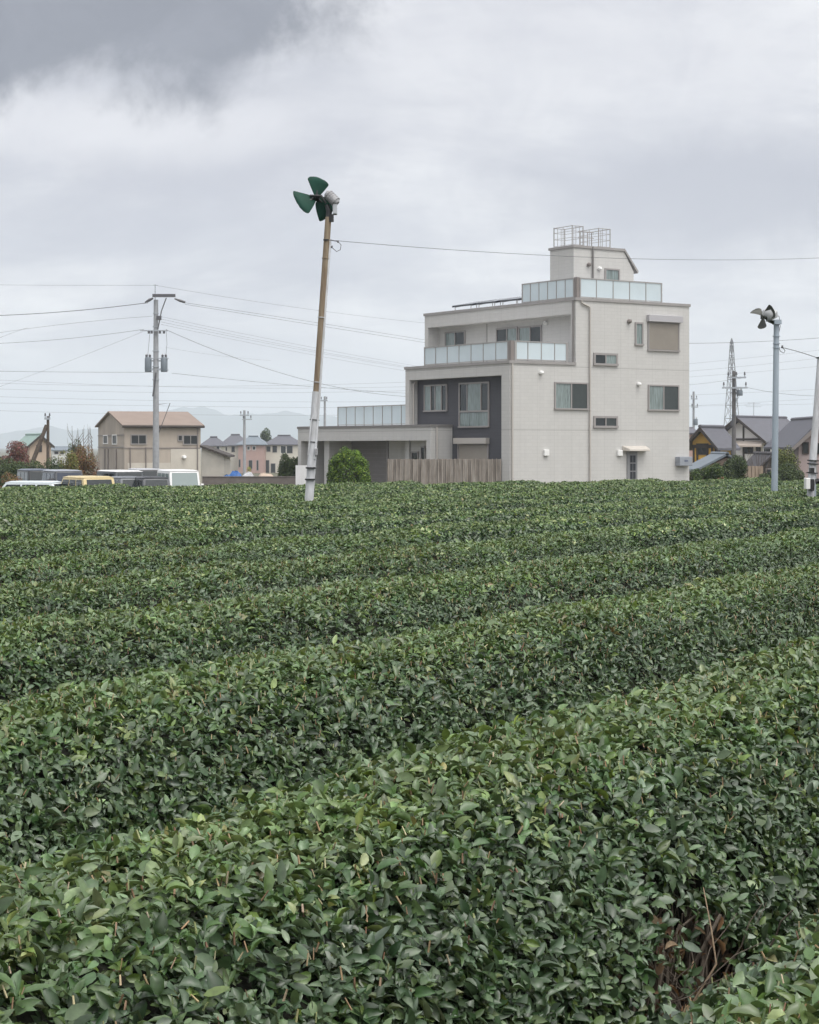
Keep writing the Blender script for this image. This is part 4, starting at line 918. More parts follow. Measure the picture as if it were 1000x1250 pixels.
# ochre house: gable to the left of its near corner
yh, so_, to_, zo_, Ls, Lt, ze, zr = corner_house('house', 'ochre yellow house with dark timber framing and tiled gable roof', 871, 845.5, 892, 125, R(58), 539, 523.5, m_yel, m_tile, [('t', 851.5, 542.5, 864, 554), ('s', 873.5, 545, 878, 552)], over=.55)
q = MB(); q.box((-.09, 0, ze - .45), (-.02, Lt, ze - .22)); 
for t in (.04, Lt * .25, Lt * .72, Lt - .16): q.box((-.07, t, ze - 2.3), (-.012, t + .12, ze - .45))
q.build('timber_frame', m_wood, yh)
MB().hexa([(-1.1, -.3, ze - 3.0), (-1.1, Lt, ze - 3.0), (-.02, Lt, ze - 2.4), (-.02, -.3, ze - 2.4)], [(-1.1, -.3, ze - 2.9), (-1.1, Lt, ze - 2.9), (-.02, Lt, ze - 2.3), (-.02, -.3, ze - 2.3)]).build('lower_roof', mat('yellow_sheet', (.50, .36, .13), .6, .1, 1), yh)
# white house
wh, so_, to_, zo_, Ls, Lt, ze, zr = corner_house('house', 'white two-storey house with broad grey tiled roof behind the upright fan pole', 931.5, 880, 979, 160, R(47), 532.5, 511, m_plaster, m_tile, [('t', 909.5, 540.5, 919, 553), ('t', 886, 541, 892, 553), ('s', 933, 540, 939, 553), ('s', 950, 541, 960, 552), ('t', 924, 540, 928, 553)], over=.9)
q = MB(); q.box((-.08, 0, ze - .35), (-.012, Lt, ze - .18)); q.box((-.07, to_(908) - .08, 0), (-.012, to_(908) + .08, zr - .6)); q.box((-.07, to_(893) - .08, 0), (-.012, to_(893) + .08, ze - .35)); q.build('timber_frame', m_wood, wh)
MB().hexa([(-1.0, -.4, ze - .95), (-1.0, to_(899), ze - .95), (-.09, to_(899), ze - .62), (-.09, -.4, ze - .62)], [(-1.0, -.4, ze - .8), (-1.0, to_(899), ze - .8), (-.09, to_(899), ze - .4), (-.09, -.4, ze - .4)]).build('eave_canopy', mat('canopy_cream', (.55, .48, .42), .7, .06, 1), wh)
q = MB(); q.tube([(2.0, Lt / 2, zr), (2.0, Lt / 2, zr + 1.5)], .03, 5)
for z_, w_ in ((1.1, .5), (1.25, .6), (1.4, .4)): q.tube([(2.0 - w_, Lt / 2 + w_, zr + z_), (2.0 + w_, Lt / 2 - w_, zr + z_)], .02, 4)
q.build('roof_antenna', m_steel, wh)
rh, xc, g0, hw, ze, zr = bld('house', 'mauve-walled house with grey gable roof cut by the right frame edge', 975, 1030, 112, 585, 539, 512, 8, mat('mauve_render', (.36, .29, .28), .85, .08, .8), m_tile, [(980.5, 541, 986, 553, m_wood), (992, 542, 1000, 553, m_wood)], roof='gable_y', over=.5)
q = MB(); q.prism([(-hw - .55, -.58, ze - .42), (0, -.58, zr + .02), (hw + .55, -.58, ze - .42), (hw + .55, -.58, ze - .68), (0, -.58, zr - .3), (-hw - .55, -.58, ze - .68)], (0, .07, 0)); q.build('barge_board', m_brown, rh)
bld('house', 'far house with tan roof peeping between the two grey roofs at the right', 975, 1020, 190, 585, 521, 511.5, 9, m_plaster, mat('tan_roof', (.33, .25, .2), .7, .1, 1), [(985, 523, 992, 528)], roof='hip')
bld('shed', 'low shed with slanting blue-grey roof between the ochre house and the dark bush', 854, 920, 112, 585, 573, 556, 5, mat('shed_brick', (.30, .22, .18), .85, .15, 2), m_tile2, [(857, 576, 864, 581), (868, 575, 874, 581)], roof='gable_y', over=.3, cat='shed')
bld('shed', 'small dark gabled shed at the foot of the upright fan pole', 928, 957, 108, 585, 570, 556, 5, mat('shed_dark', (.07, .06, .055), .85, .15, 2), mat('dark_tile', (.06, .055, .06), .7, .2, 2), [(936, 573, 941, 580)], roof='gable_y', over=.3, cat='shed')
fence(Vector((Xat(908, 100), 100, 0)), Vector((Xat(932, 100), 100.2, 0)), -1.0, Zat(569, 100), mat('plank_brown', (.28, .22, .17), .85, .3, 2, stretch=(3, 3, .5)), 'plank_fence', 'short brown plank fence between the dark bush and the small shed', 10)
bld('house', 'grey-roofed house sliver right beside the tall house', 836, 851, 150, 585, 530, 524, 8, m_pink, m_tile, [(843.5, 540, 845, 545)], roof='gable_x', over=.3)

# low retaining wall
lw = MB(); lw.box((Xat(247, 92), 92, gz(92) - .3), (Xat(366, 92), 92.3, Zat(582.3, 92))); lw.box((Xat(246.6, 92), 91.97, Zat(582.3, 92) + .003), (Xat(366.3, 92), 92.33, Zat(581.5, 92)))
tag(lw.build('low_wall', mat('dark_concrete', (.16, .14, .13), .85, .15, 2)), 'long low dark brown retaining wall behind the tea field left of the carport', 'wall')

# ------------------------------------------------------------------ vegetation round the houses
G2 = ([(.03, .055, .02), (.045, .08, .025), (.07, .11, .03), (.02, .035, .015)], [3, 3, 1.2, 2])
RED = ([(.13, .05, .055), (.17, .08, .07), (.09, .05, .05), (.10, .09, .05)], [3, 2, 2, 1])
AUT = ([(.17, .12, .05), (.20, .10, .06), (.10, .11, .04), (.12, .08, .06)], [3, 2, 2, 2])
D = 105
shrub('tree', 'red-leaved tree before the green-roofed house', 21, 118, 2.6, Zat(534.5, 118) - gz(118), RED, 9000, .10, .30, 14, cat='tree')
for k, (px, w_, yt, lab) in enumerate(((-12, 3.2, 560, 'clipped green hedge shrub at the left frame edge'), (14, 3.0, 558, 'green hedge shrub under the red-leaved tree'), (38, 2.6, 558, 'green hedge shrub at the foot of the slanting stay pole'), (62, 3.0, 557.5, 'green hedge shrub at the base of the thin left utility pole'), (84, 2.2, 556, 'green hedge shrub under the small conifer'))):
    shrub('hedge_shrub', lab, px, D, w_, Zat(yt, D) - gz(D), G2, 9000, .10, .02, 16, 'hedge shrubs behind the parked cars', flat=.9)
shrub('tree', 'small dark conifer above the autumn shrub', 92, 125, 1.2, Zat(536.5, 125) - gz(125), G2, 3000, .10, .25, 10, cat='tree')
shrub('autumn_shrub', 'brown and orange autumn shrub left of the warehouse', 103, 100, 1.9, Zat(541, 100) - gz(100), AUT, 12000, .08, .04, 18, flat=.6)
shrub('autumn_shrub', 'yellow-green twiggy shrub between the hedge and the brown shrub', 84, 98, 1.5, Zat(549, 98) - gz(98), ([(.15, .17, .04), (.10, .13, .04), (.16, .12, .06)], [2, 2, 1]), 4000, .08, .04, 14)
shrub('autumn_shrub', 'thin pinkish shrub against the warehouse gable wall', 119, 112, 1.1, Zat(546, 112) - gz(112), ([(.22, .13, .11), (.17, .10, .08), (.15, .13, .08)], [2, 2, 1]), 1200, .08, .1, 10)
shrub('low_shrub', 'low yellow-green shrub behind the dark vans at far left', 12, 88, 1.6, Zat(577, 88) - gz(88), AUT, 3000, .07, .02, 12, flat=.8)
for k, (px, yt, lab) in enumerate(((88, 520, 'leaning bare sapling above the conifer'), (96, 523, 'bare upright sapling left of the pinkish shrub'), (103, 524, 'bare branching sapling above the autumn shrub'), (113, 522, 'bare sapling close to the warehouse gable'))):
    d = 115; r = empty('bare_sapling', (Xat(px, d), d, gz(d)), 0, lab, 'tree', 'bare saplings by the warehouse'); h = Zat(yt, d) - gz(d); q = MB(); q.tube([(0, 0, 0), (.05, 0, h * .5), (-.05 * k, 0, h)], [.05, .035, .01], 6)
    for i in range(9):
        z = h * (.45 + .05 * i); s_ = random.choice((-1, 1)); q.tube([(0, 0, z), (s_ * .25, .1, z + .4), (s_ * .35, .15, z + .9)], [.02, .012, .005], 4)
    q.build('trunk', m_bark, r)
shrub('tree', 'dark evergreen bush left of the carport', 348.5, 96, 1.25, Zat(554, 96) - gz(96), G2, 9000, .09, .02, 16, flat=.6)
shrub('tree', 'dark evergreen bush touching the white board', 359.5, 95, .95, Zat(553, 95) - gz(95), G2, 8000, .09, .02, 14, flat=.6)
shrub('tree', 'pointed dark conifer above the blue-grey roofs', 322.5, 350, 4.2, Zat(520.5, 350) - gz(350), G2, 3500, .3, .3, 12, cat='tree')
shrub('dark_bush', 'large dark green bush in front of the low shed at right', 897, 93, 2.1, Zat(552.5, 93) - gz(93), G2, 17000, .08, .02, 24, flat=.3)
shrub('green_bush', 'mid green bush left of the large dark bush', 872, 92, 1.9, Zat(564, 92) - gz(92), GREEN, 11000, .08, .02, 18, flat=.7)
shrub('green_bush', 'small green bush at the foot of the tall house', 850, 91, 1.1, Zat(571, 91) - gz(91), GREEN, 7000, .07, .02, 12, flat=.7)
shrub('green_bush', 'reddish brown low plant below the mid green bush', 880.5, 88, .7, Zat(577, 88) - gz(88), ([(.18, .09, .06), (.12, .09, .04)], [1, 1]), 1500, .06, .02, 8)
shrub('tree', 'yellowish leafy tree right of the upright fan pole', 957.5, 101, 1.9, Zat(537, 101) - gz(101), ([(.08, .11, .03), (.12, .15, .04), (.05, .075, .025)], [2, 2, 2]), 6000, .09, .2, 18, cat='tree')
shrub('dark_bush', 'dark bush at the foot of the yellowish tree', 968, 97, 2.4, Zat(560, 97) - gz(97), G2, 15000, .08, .02, 22, flat=.5)
shrub('dark_bush', 'low dark bush behind the upright fan pole', 941, 95, 1.7, Zat(571, 95) - gz(95), G2, 10000, .08, .02, 16, flat=.7)
d = 103; r = empty('bare_sapling', (Xat(927, d), d, gz(d)), 0, 'thin bare branching tree before the white house', 'tree'); q = MB()
for i in range(12):
    x = random.uniform(-.9, .9); z = Zat(545 + random.uniform(0, 12), d) - gz(d); q.tube([(0, 0, .0), (x * .35, 0, z * .5), (x, .1, z)], [.035, .022, .006], 5)
q.build('trunk', m_bark, r)

# ------------------------------------------------------------------ parked vehicles
m_tyre = mat('tyre', (.02, .02, .02), .8); m_rim = mat('rim', (.4, .4, .42), .35, metal=.6); m_cg = mat('car_glass', (.02, .026, .03), .08, spec=.45); m_cgp = mat('car_glass_light', (.20, .25, .25), .12, spec=.8)
m_lamp = mat('lamp_glass', (.6, .6, .6), .15); m_tail = mat('tail_lamp', (.35, .02, .02), .25)
def car(name, label, px, D, yroof, heading, Ln, Wd, col, hood=.5, rear=.15, roofcol=None, rough=.3, group='vehicles parked behind the tea field', H=None, tumb=.1, glass=None, cat='car'):
    """heading: where the nose points, degrees from +x; x forward"""
    g0 = gz(D); zr = Zat(yroof, D) - g0; r = empty(name, (Xat(px, D), D, g0), R(heading), label, cat, group)
    g = glass or m_cg; pm = mat('paint_%s' % ''.join('%02d' % int(c * 99) for c in col), col, rough, .02, 1, spec=.6); rmat = mat('paint_%s' % ''.join('%02d' % int(c * 99) for c in (roofcol or col)), roofcol or col, rough, .02, 1, spec=.6)
    h = Ln / 2; w = Wd / 2; belt = zr * .56; b = MB()
    b.prism([(-h, -w, .28), (h - .05, -w, .28), (h, -w, .45), (h - .03, -w, belt * .86), (h - hood * .35, -w, belt * .97), (h - hood, -w, belt), (-h + .03, -w, belt), (-h, -w, .6)], (0, Wd, 0)); body = b.build('body', pm, r, bevel=.05, seg=3, smooth=True)
    x0, x1 = -h + .04, h - hood + .05; xr0, xr1 = x0 + rear, x1 - .45 if hood > .3 else x1 - .25; t = tumb; zt = zr - .07
    B = [Vector(p) for p in ((x0, -w + .03, belt - .02), (x1, -w + .03, belt - .02), (x1, w - .03, belt - .02), (x0, w - .03, belt - .02))]; T = [Vector(p) for p in ((xr0, -w + t, zt), (xr1, -w + t, zt), (xr1, w - t, zt), (xr0, w - t, zt))]
    MB().hexa(B, T).build('cabin', pm, r, bevel=.05, seg=3, smooth=True)
    MB().hexa([(xr0 - .03, -w + t - .03, zt + .003), (xr1 + .05, -w + t - .03, zt + .003), (xr1 + .05, w - t + .03, zt + .003), (xr0 - .03, w - t + .03, zt + .003)], [(xr0 + .16, -w + t + .17, zr), (xr1 - .2, -w + t + .17, zr), (xr1 - .2, w - t - .17, zr), (xr0 + .16, w - t - .17, zr)]).build('roof', rmat, r, bevel=.05, seg=4, smooth=True)
    g = glass or m_cg
    def pan(a, b, c, d, u0, u1, v0, v1, nm, mt=None):
        def pt(u, v): return (a.lerp(b, u)).lerp(d.lerp(c, u), v)
        n = (b - a).cross(d - a).normalized() * .012; q = [pt(u0, v0), pt(u1, v0), pt(u1, v1), pt(u0, v1)]
        MB().hexa([p + n * .1 for p in q], [p + n for p in q]).build(nm, mt or g, r)
    pan(B[1], B[2], T[2], T[1], .07, .93, .1, .92, 'windscreen'); pan(B[3], B[0], T[0], T[3], .1, .9, .22, .9, 'rear_window')
    for (a, b_2, c_2, d_2) in ((B[0], B[1], T[1], T[0]), (B[2], B[3], T[3], T[2])):
        for u0, u1 in ((.06, .34), (.38, .64), (.68, .92)): pan(a, b_2, c_2, d_2, u0, u1, .12, .88, 'side_window')
    for sx_ in (-h + .62, h - .62):
        for sy in (-1, 1):
            wl = MB().tube([(sx_, sy * (w - .16), .28), (sx_, sy * (w + .005), .28)], .28, 18).build('wheel', m_tyre, r, smooth=True)
            MB().tube([(sx_, sy * (w + .006), .28), (sx_, sy * (w + .018), .28)], .16, 14).build('rim', m_rim, wl)
    for sy in (-1, 1):
        q = MB(); q.box((x1 - .35, sy * (w + .03) if sy > 0 else -w - .17, belt + .02), (x1 - .22, w + .17 if sy > 0 else -w - .03, belt + .22)); q.box((x1 - .32, (w - .05) if sy > 0 else -w - .04, belt + .03), (x1 - .27, w + .04 if sy > 0 else -w + .05, belt + .07)); q.build('mirror', rmat, r, bevel=.03, smooth=True)
        MB().box((h - .04, sy * (w - .2) - .14, belt * .6), (h + .012, sy * (w - .2) + .14, belt * .78)).build('headlight', m_lamp, r, bevel=.01)
        MB().box((-h - .012, sy * (w - .1) - .06, belt * .55), (-h + .02, sy * (w - .1) + .06, belt * .85)).build('tail_light', m_tail, r)
    return r
Wt = (.80, .80, .80)
car('parked_van', 'boxy white van with pale windscreen, rightmost of the parked vehicles', 218, 84, 573.2, -70, 3.3, 1.50, Wt, hood=.25, rear=.06, tumb=.07, glass=m_cgp)
car('parked_van', 'white-roofed dark van behind the grey hatchback', 147.5, 88, 573.8, -62, 3.3, 1.5, (.05, .06, .07), roofcol=Wt, hood=.2, rear=.05, tumb=.05)
car('parked_van', 'dark van with thin pale roof between the two white-topped vans', 178, 97, 571.8, -68, 3.3, 1.46, (.06, .06, .07), roofcol=(.45, .46, .48), hood=.25, rear=.06)
car('parked_car', 'small black-roofed car directly left of the boxy white van', 182, 79, 581.5, 112, 3.2, 1.36, (.06, .065, .075), roofcol=(.012, .012, .014), hood=.6, rear=.3)
car('parked_car', 'grey hatchback between the cream car and the black-roofed car', 152, 80, 581.3, 116, 3.2, 1.36, (.13, .14, .155), hood=.6, rear=.3)
car('parked_car', 'cream yellow hatchback in the middle of the parked vehicles', 103.5, 75, 580.8, 124, 3.3, 1.5, (.62, .50, .26), hood=.55, rear=.2, tumb=.07, glass=m_cg)
car('parked_van', 'silver-grey van with dark side left of the white-roofed van', 77, 86, 573.3, -66, 3.3, 1.46, (.06, .065, .08), roofcol=(.30, .32, .36), hood=.25, rear=.06, tumb=.08, glass=mat('car_glass_blue', (.035, .045, .07), .12, spec=.35))
car('parked_van', 'black van left of the silver-grey van', 44, 90, 572.4, -66, 3.3, 1.4, (.015, .016, .02), roofcol=(.09, .11, .15), hood=.25, rear=.06, tumb=.08)
car('parked_car', 'low white car, leftmost of the parked vehicles', 33, 75, 587, 172, 3.4, 1.5, (.62, .68, .72), hood=.6, rear=.35)
# blue tarpaulin heap and other small things before the far houses
def heap(name, label, px, D, y1, w_, m, cat, seed):
    rr = random.Random(seed); g0 = gz(D); h = Zat(y1, D) - g0; V = []; n = 14; k = 7
    for j in range(k):
        for i in range(n):
            a = 2 * math.pi * i / n; f_ = math.cos(j / (k - 1) * math.pi / 2) ** .7; V.append((math.cos(a) * w_ / 2 * f_ * rr.uniform(.88, 1.08), math.sin(a) * w_ / 3 * f_ * rr.uniform(.9, 1.1), h * math.sin(j / (k - 1) * math.pi / 2) * rr.uniform(.93, 1.03)))
    Fc = [(j * n + i, j * n + (i + 1) % n, (j + 1) * n + (i + 1) % n, (j + 1) * n + i) for j in range(k - 1) for i in range(n)]
    o = MB().add(V, Fc).build(name, m, smooth=True); o.location = (Xat(px, D), D, g0); tag(o, label, cat); return o
heap('tarpaulin', 'crumpled bright blue tarpaulin heap below the cream houses', 287.5, 110, 574.3, 1.25, mat('blue_tarp', (.03, .12, .36), .45, .3, 4, .3), 'tarpaulin', 3)
heap('tarpaulin', 'flat blue tarpaulin edge left of the crumpled blue heap', 277, 108, 579, .9, mat('blue_tarp2', (.08, .17, .38), .5, .3, 4, .3), 'tarpaulin', 5)
heap('gravel_heap', 'pale sandy heap right of the blue tarpaulins', 324, 112, 577.5, 1.7, mat('sand', (.45, .36, .29), .95, .2, 6, .4), 'heap', 8)
heap('covered_load', 'white and grey covered load between tarpaulin and sand heap', 303, 110, 576, 1.1, mat('white_sheet2', (.5, .5, .52), .7, .3, 5, .3), 'cover', 9)
shrub('flower_bush', 'bright yellow-green bush in front of the pink house', 301.5, 118, .9, Zat(566, 118) - gz(118), ([(.3, .32, .04), (.2, .24, .05)], [1, 1]), 1500, .08, .05, 8)

# ------------------------------------------------------------------ tea hedges
m_tea = leaf_mat('tea_leaf', .36, .6, .16); m_core = mat('hedge_inner_shade', (.012, .013, .007), .95, .5, 9, 1.0); m_twig = mat('tea_twig', (.21, .175, .14), .8, 0, 14, .3, col2=(.085, .065, .05))
m_stub = leaf_mat('cut_shoot', .7, .2, .0); m_dry = leaf_mat('dry_leaf', .8, .2, .2)
HW = .86; NE = 2.8
def _profile():
    t = np.linspace(math.pi / 2, 0, 900); NE = 2.1                                    # rounded, machine-cut hump
    r = np.stack([.84 * np.cos(t) ** (2 / NE), HH * np.sin(t) ** (2 / NE)], 1); r[0, 0] = 0
    r = np.concatenate([r[::-1], (r * [-1, 1])[1:]]); d = np.concatenate([[0], np.cumsum(np.hypot(*np.diff(r, axis=0).T))])
    u = np.linspace(0, d[-1], 2001); return np.interp(u, d, r[:, 0]), np.interp(u, d, r[:, 1])
QS, HS = _profile()
dl = np.concatenate([[0], np.cumsum(np.hypot(np.diff(QS), np.diff(HS)))]); ARC = dl[-1]
TQ = np.gradient(QS, dl + np.arange(len(dl)) * 1e-12); TH_ = np.gradient(HS, dl + np.arange(len(dl)) * 1e-12)
def bumpz(X, Y):
    return (.012 * np.sin(X * 2.1 + Y * 1.3) + .009 * np.sin(X * 4.7 - Y * 3.1 + 1) + .008 * np.sin(X * 9.1 + Y * 7.3 + 2) + .007 * np.sin(-X * 15.3 + Y * 11.9))
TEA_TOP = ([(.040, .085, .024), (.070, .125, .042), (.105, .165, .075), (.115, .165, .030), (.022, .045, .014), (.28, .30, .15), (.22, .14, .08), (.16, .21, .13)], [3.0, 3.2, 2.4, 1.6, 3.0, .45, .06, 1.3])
TEA_SIDE = ([(.040, .078, .034), (.066, .108, .056), (.115, .160, .108), (.020, .038, .017), (.11, .155, .045), (.15, .19, .15)], [3, 3, 2.4, 2.4, .6, .5])  # older bluish flank leaves, with some shade mixed into the tones
ORD = ['nearest', 'second', 'third', 'fourth', 'fifth', 'sixth', 'seventh', 'eighth', 'ninth', 'tenth', 'eleventh', 'twelfth', 'thirteenth', 'fourteenth', 'fifteenth', 'sixteenth', 'seventeenth', 'eighteenth', 'nineteenth', 'twentieth', 'twenty-first', 'twenty-second']
def xy(pc, l): return -pc * CT + l * ST, pc * ST + l * CT
def hedge(i):
    pc = P0 + PITCH / 2 + PITCH * (i - 1) + (.14 if i == 0 else 0)
    ll = np.arange(-30, 90, .25); X, Y = xy(pc, ll)
    ok = (Y < edgeY(X) - .4) & (Y > 1.0) & (X > -24) & (X < 24)
    if i == 0: ok &= (Y > 1.3)
    if not ok.any(): return None
    l0, l1 = ll[ok].min(), ll[ok].max() + .25
    ok &= (np.abs(X) < .227 * Y + 6)
    lab = ('small corner of tea hedge at the bottom right of the frame, nearest to the viewer' if i == 0 else
           'broad foreground tea hedge filling the bottom of the frame' if i == 1 else
           '%s clipped tea hedge row counted back from the foreground hedge' % ORD[i - 1])
    bx, by = xy(pc, l0); root = empty('tea_hedge', (bx, by, SOIL), 0, lab, 'tea hedge', 'clipped tea hedge rows')
    org = np.array([bx, by, SOIL])
    # inner body: near-black shell painted as the shade between the leaves
    ls = np.arange(l0, l1 + .01, .12 if i < 2 else .35 if i < 6 else .9); prof = np.linspace(40, 1960, 21).astype(int); V = []
    for l in ls:
        for k in prof:
            q, h = QS[k] * .86, HS[k] * .90
            if i <= 1: q *= 1 + .10 * math.sin(l * 17 + k * 2.3) * math.sin(l * 7.1 + k)
            if i == 1 and 3.6 < l < 5.2 and q < -.35: q = -.35 + (q + .35) * .3
            x_, y_ = xy(pc + q, l); z = h + float(bumpz(np.array(x_), np.array(y_))) * (h / HH) + .02 * math.sin(k * 1.7 + l * 9)
            V.append([x_ - bx, y_ - by, z])
        
    npf = len(prof); Fc = [[j * npf + k, j * npf + k + 1, (j + 1) * npf + k + 1, (j + 1) * npf + k] for j in range(len(ls) - 1) for k in range(npf - 1)]
    e = (len(ls) - 1) * npf
    npmesh('shade_core', np.array(V), np.array(Fc), m_core, root)
    # leaves by distance
    res = {'near': [], 'mid': [], 'far': []}; binsX, binsY = X[ok], Y[ok]; lb = ll[ok]
    inw = np.abs(binsX) < .232 * binsY + 1.2
    dens = np.where(binsY < 8, 7600, np.where(binsY < 12, 5600, np.where(binsY < 19, 4300, np.where(binsY < 30, 2700, 1900))))
    dens = np.where(inw, dens, 220); cnt = RNG.poisson(dens * .25 * ARC * .92)
    bi = np.repeat(np.arange(len(lb)), cnt); n = len(bi); l = lb[bi] + RNG.uniform(0, .25, n)
    s = RNG.uniform(.06, .94, n) * ARC; h_ = np.interp(s, dl, HS) / HH
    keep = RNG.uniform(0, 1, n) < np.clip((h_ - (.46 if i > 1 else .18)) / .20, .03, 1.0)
    if i == 1:                                            # the broken, leafless notch in the near flank
        q0 = np.interp(s, dl, QS); h0 = np.interp(s, dl, HS); hole = (q0 < 0) & (((l - 4.5) / .40) ** 2 + (h0 / .66) ** 2 < RNG.uniform(.75, 1.15, n)); keep &= ~(hole & (RNG.uniform(0, 1, n) > .10))
    s = s[keep]; l = l[keep]; bi = bi[keep]; n = len(s)
    q = np.interp(s, dl, QS); h = np.interp(s, dl, HS); tq = np.interp(s, dl, TQ); th = np.interp(s, dl, TH_)
    nq, nh = th, -tq                                        # outward normal in the (q,h) plane
    nq, nh = np.where(nh < 0, -nq, nq), np.abs(nh)
    nq = np.where(np.sign(nq) == np.sign(q), nq, -nq)
    dep = RNG.exponential(.030, n); dep = np.minimum(dep, .15) - RNG.uniform(0, .016, n)
    pq = pc + q - nq * dep; hz = h - nh * dep
    X3, Y3 = xy(pq, l); Z3 = hz + bumpz(X3, Y3) * (h / HH)
    N3 = np.stack([-nq * CT, nq * ST, nh], 1)
    Pw = np.stack([X3, Y3, Z3], 1) - np.array([bx, by, 0])
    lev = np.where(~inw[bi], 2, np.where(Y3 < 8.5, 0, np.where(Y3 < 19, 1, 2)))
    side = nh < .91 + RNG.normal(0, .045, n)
    yel = np.clip((nh - .93) / .06, 0, 1) * RNG.uniform(.2, 1, n) * (dep < .03)
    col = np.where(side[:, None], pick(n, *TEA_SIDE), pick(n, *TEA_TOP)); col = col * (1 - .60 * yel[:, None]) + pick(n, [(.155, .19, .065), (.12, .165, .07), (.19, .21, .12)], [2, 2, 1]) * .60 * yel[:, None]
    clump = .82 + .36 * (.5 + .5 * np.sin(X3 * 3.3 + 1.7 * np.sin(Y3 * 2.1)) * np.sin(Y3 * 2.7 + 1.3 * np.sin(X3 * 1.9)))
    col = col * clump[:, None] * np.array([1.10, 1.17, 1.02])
    col = col * np.where(lev == 2, .92, 1.15)[:, None] * np.where((lev == 2)[:, None], [.88, .96, 1.12], [1, 1, 1]) * np.where(side, .72, 1.0)[:, None]  # flank leaves darkened further, painting in the shade of the furrows
    for lv, kind in enumerate(('near', 'mid', 'far')):
        m_ = lev == lv
        if not m_.any(): continue
        k = int(m_.sum()); base = {0: .0345, 1: .0365, 2: .041}[lv]
        Lh = base * np.clip(RNG.lognormal(0, .27, k), .5, 1.65) * np.where(side[m_], 1.12, 1.0)
        if lv == 2: Lh = Lh * np.where(Y3[m_] > 30, 1.25, 1.08) * np.where(inw[bi][m_], 1, 2.0)
        P_, N_ = Pw[m_], N3[m_] * np.where(side[m_], 1.0, .9)[:, None] + np.array([0, -.12, .1]); wh_ = 0
        if lv < 2:
            wh_ = 5; ix = RNG.permutation(k)[:k // wh_ + 1]; rp_i = np.repeat(ix, wh_)[:k]; P_ = P_[rp_i] + RNG.normal(0, .005, (k, 3)); P_[:, 2] += (np.arange(k) % wh_) * -.006; N_ = N_[rp_i]; cm_ = np.flatnonzero(m_); col[cm_] = col[cm_][rp_i] * RNG.uniform(.75, 1.25, (k, 1)) * .55 + col[cm_] * .45; Lh = Lh * .97; P_ = P_ - N3[m_][rp_i] * np.where(side[m_][rp_i], .036, .026)[:, None]
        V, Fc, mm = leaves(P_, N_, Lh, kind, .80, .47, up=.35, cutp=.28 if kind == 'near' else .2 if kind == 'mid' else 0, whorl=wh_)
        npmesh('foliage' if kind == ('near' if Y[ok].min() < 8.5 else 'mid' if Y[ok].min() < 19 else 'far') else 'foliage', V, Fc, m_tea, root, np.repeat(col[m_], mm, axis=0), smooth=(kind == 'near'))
    # clipped shoot tips on the top face
    nr = inw & (binsY < 16)
    if nr.any():
        cn = RNG.poisson(np.where(binsY[nr] < 9, 190, 160) * .25 * 1.3); bi2 = np.repeat(np.flatnonzero(nr), cn); n = len(bi2)
        q = RNG.uniform(-.60, .60, n); l = lb[bi2] + RNG.uniform(0, .25, n)
        if i == 1: ok2 = ~((np.abs(l - 4.3) < .4) & (q < -.5)); q = q[ok2]; l = l[ok2]; n = len(q)
        h = np.interp(q, QS[::-1], HS[::-1])
        X3, Y3 = xy(pc + q, l); Z3 = h + bumpz(X3, Y3) - RNG.uniform(.015, .04, n)
        Pw = np.stack([X3 - bx, Y3 - by, Z3], 1); d = unit(RNG.normal(0, .3, (n, 3)) + np.array([0, 0, 1])); Ln = RNG.uniform(.010, .028, n)[:, None]; wd = RNG.uniform(.0016, .0034, n)[:, None]
        a = unit(np.cross(d, RNG.normal(0, 1, (n, 3)))); b = np.cross(d, a); Vs = []
        for kk in range(3):
            t = 2 * math.pi * kk / 3; o_ = (a * math.cos(t) + b * math.sin(t)) * wd; Vs += [Pw + o_, Pw + o_ * .8 + d * Ln]
        V = np.stack(Vs, 1).reshape(-1, 3); F0 = np.array([[0, 2, 3, 1], [2, 4, 5, 3], [4, 0, 1, 5]]); Fc = (F0[None] + (np.arange(n) * 6)[:, None, None]).reshape(-1, 4)
        c = pick(n, [(.36, .26, .16), (.48, .42, .28), (.22, .14, .09), (.33, .36, .18)], [3, 2, 2, 2])
        npmesh('cut_shoots', V, Fc, m_stub, root, np.repeat(c, 6, axis=0))
    return root
roots = {}
for i in range(0, 22):
    roots[i] = hedge(i)
# bare stems and dry leaves in the open flank of the foreground hedge
rt = roots[1]; q = MB(); rr = random.Random(4); fl = P0
ro = rt.location
def HP(p, l, z): x_, y_ = xy(p, l); return Vector((x_ - ro.x, y_ - ro.y, z))
for k in range(120):
    l = rr.gauss(4.5, .28); p = P0 + rr.uniform(.24, .6); z0 = rr.uniform(0, .35); c = HP(p, l, z0); pts = [c]; d = Vector((rr.uniform(-1, 1), rr.uniform(-1, 1), rr.uniform(.1, 1.6))).normalized(); st = rr.uniform(.03, .08)
    for j in range(7):
        d = (d + Vector((rr.uniform(-.5, .5), rr.uniform(-.5, .5), rr.uniform(-.25, .45)))).normalized(); c = c + d * st
        if c.z > .52: break
        pts.append(c)
    if len(pts) < 3: continue
    r0 = rr.choice((.0012, .0016, .002, .003, .005)); q.tube(pts, [r0 * (1 - .1 * j) for j in range(len(pts))], 6)
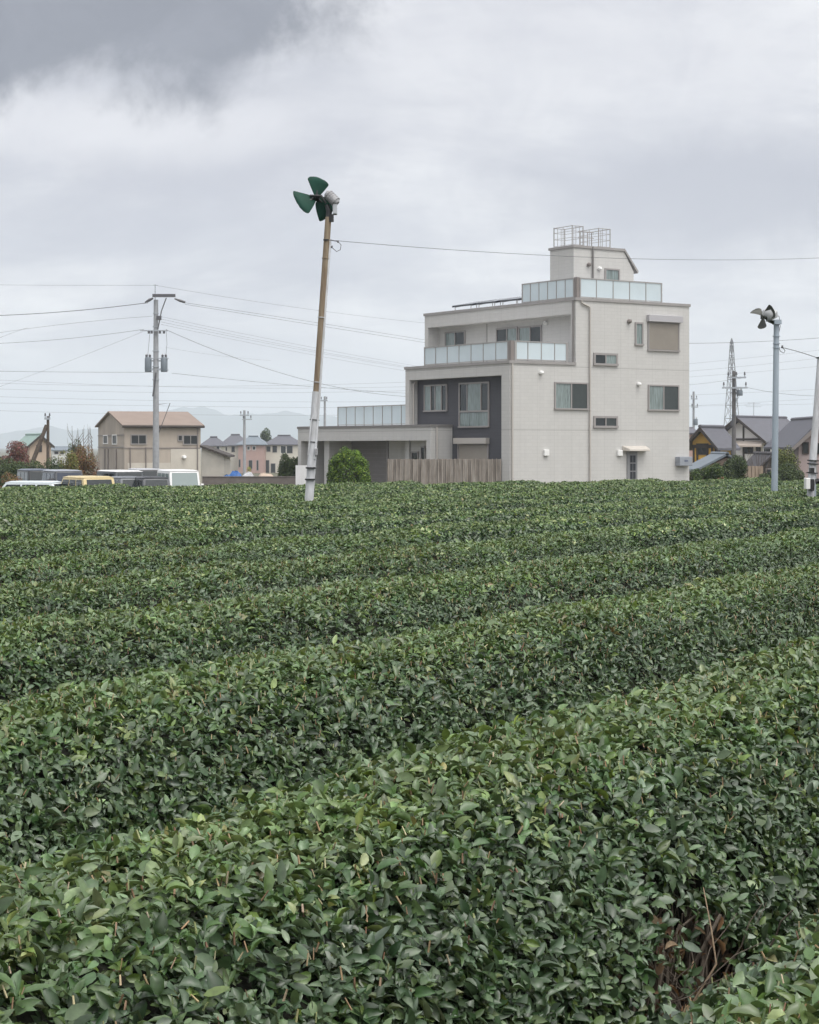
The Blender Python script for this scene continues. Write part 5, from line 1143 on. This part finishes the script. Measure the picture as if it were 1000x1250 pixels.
for k in range(150):
    l = rr.uniform(3.9, 5.2); p = P0 + rr.uniform(.34, .52); pts = [HP(p, l, 0)]; a, b = rr.uniform(-.2, .2), rr.uniform(-.10, .02)
    for j in range(1, 6): pts.append(HP(p + b * j / 5 + rr.uniform(-.012, .012), l + a * j / 5 + rr.uniform(-.02, .02), .095 * j))
    r0 = rr.choice((.003, .004, .006, .009)); q.tube(pts, [r0 * (1 - .11 * j) for j in range(6)], 5)
q.build('bare_stems', m_twig, rt, smooth=True)['kind'] = 'stuff'
for l, p in ((4.05, .30), (4.4, .36), (4.6, .4)):
    c = HP(P0 + p, l, 0); pts = [c]
    for j in range(6): c = c + Vector((rr.uniform(-.05, .05), rr.uniform(-.05, .05), .085)); pts.append(c)
    MB().tube(pts, [.010 - .0009 * j for j in range(7)], 8).build('stem', m_twig, rt, smooth=True)
MB().tube([HP(P0 + .4, 4.3, .1), HP(P0 + .2, 4.32, .3), HP(P0 + .12, 4.36, .45), HP(P0 + .13, 4.35, .54), HP(P0 + .16, 4.37, .64)], [.004, .003, .0025, .002, .0012], 6).build('dry_twig', mat('pale_twig', (.38, .28, .19), .8, .2, 14), rt, smooth=True)
n = 200; l = RNG.normal(4.5, .22, n); p = P0 + RNG.uniform(.2, .48, n); X3, Y3 = xy(p, l); Pw = np.stack([X3 - ro.x, Y3 - ro.y, RNG.uniform(.03, .5, n)], 1)
V, Fc, mm = leaves(Pw, np.tile([.6, -.6, .5], (n, 1)), RNG.uniform(.03, .06, n), 'near', .8, .4)
npmesh('dry_leaves', V, Fc, m_dry, rt, np.repeat(pick(n, [(.13, .085, .05), (.24, .18, .11), (.08, .05, .03)], [2, 1, 2]), mm, axis=0), smooth=True)

# ------------------------------------------------------------------ haze
hz = MB().box((-6700, -200, -4), (6700, 7200, 190)).build('haze', mat('unused', (1, 1, 1)))
mh = bpy.data.materials.new('haze_air'); mh.use_nodes = True; t = mh.node_tree; t.nodes.clear()
o = t.nodes.new('ShaderNodeOutputMaterial'); pv = t.nodes.new('ShaderNodeVolumePrincipled'); t.links.new(pv.outputs[0], o.inputs['Volume'])
pv.inputs['Color'].default_value = (.83, .91, 1.0, 1); pv.inputs['Density'].default_value = .00029; pv.inputs['Anisotropy'].default_value = .0
hz.data.materials.clear(); hz.data.materials.append(mh); tag(hz, kind='stuff', label='pale thin haze in the air')
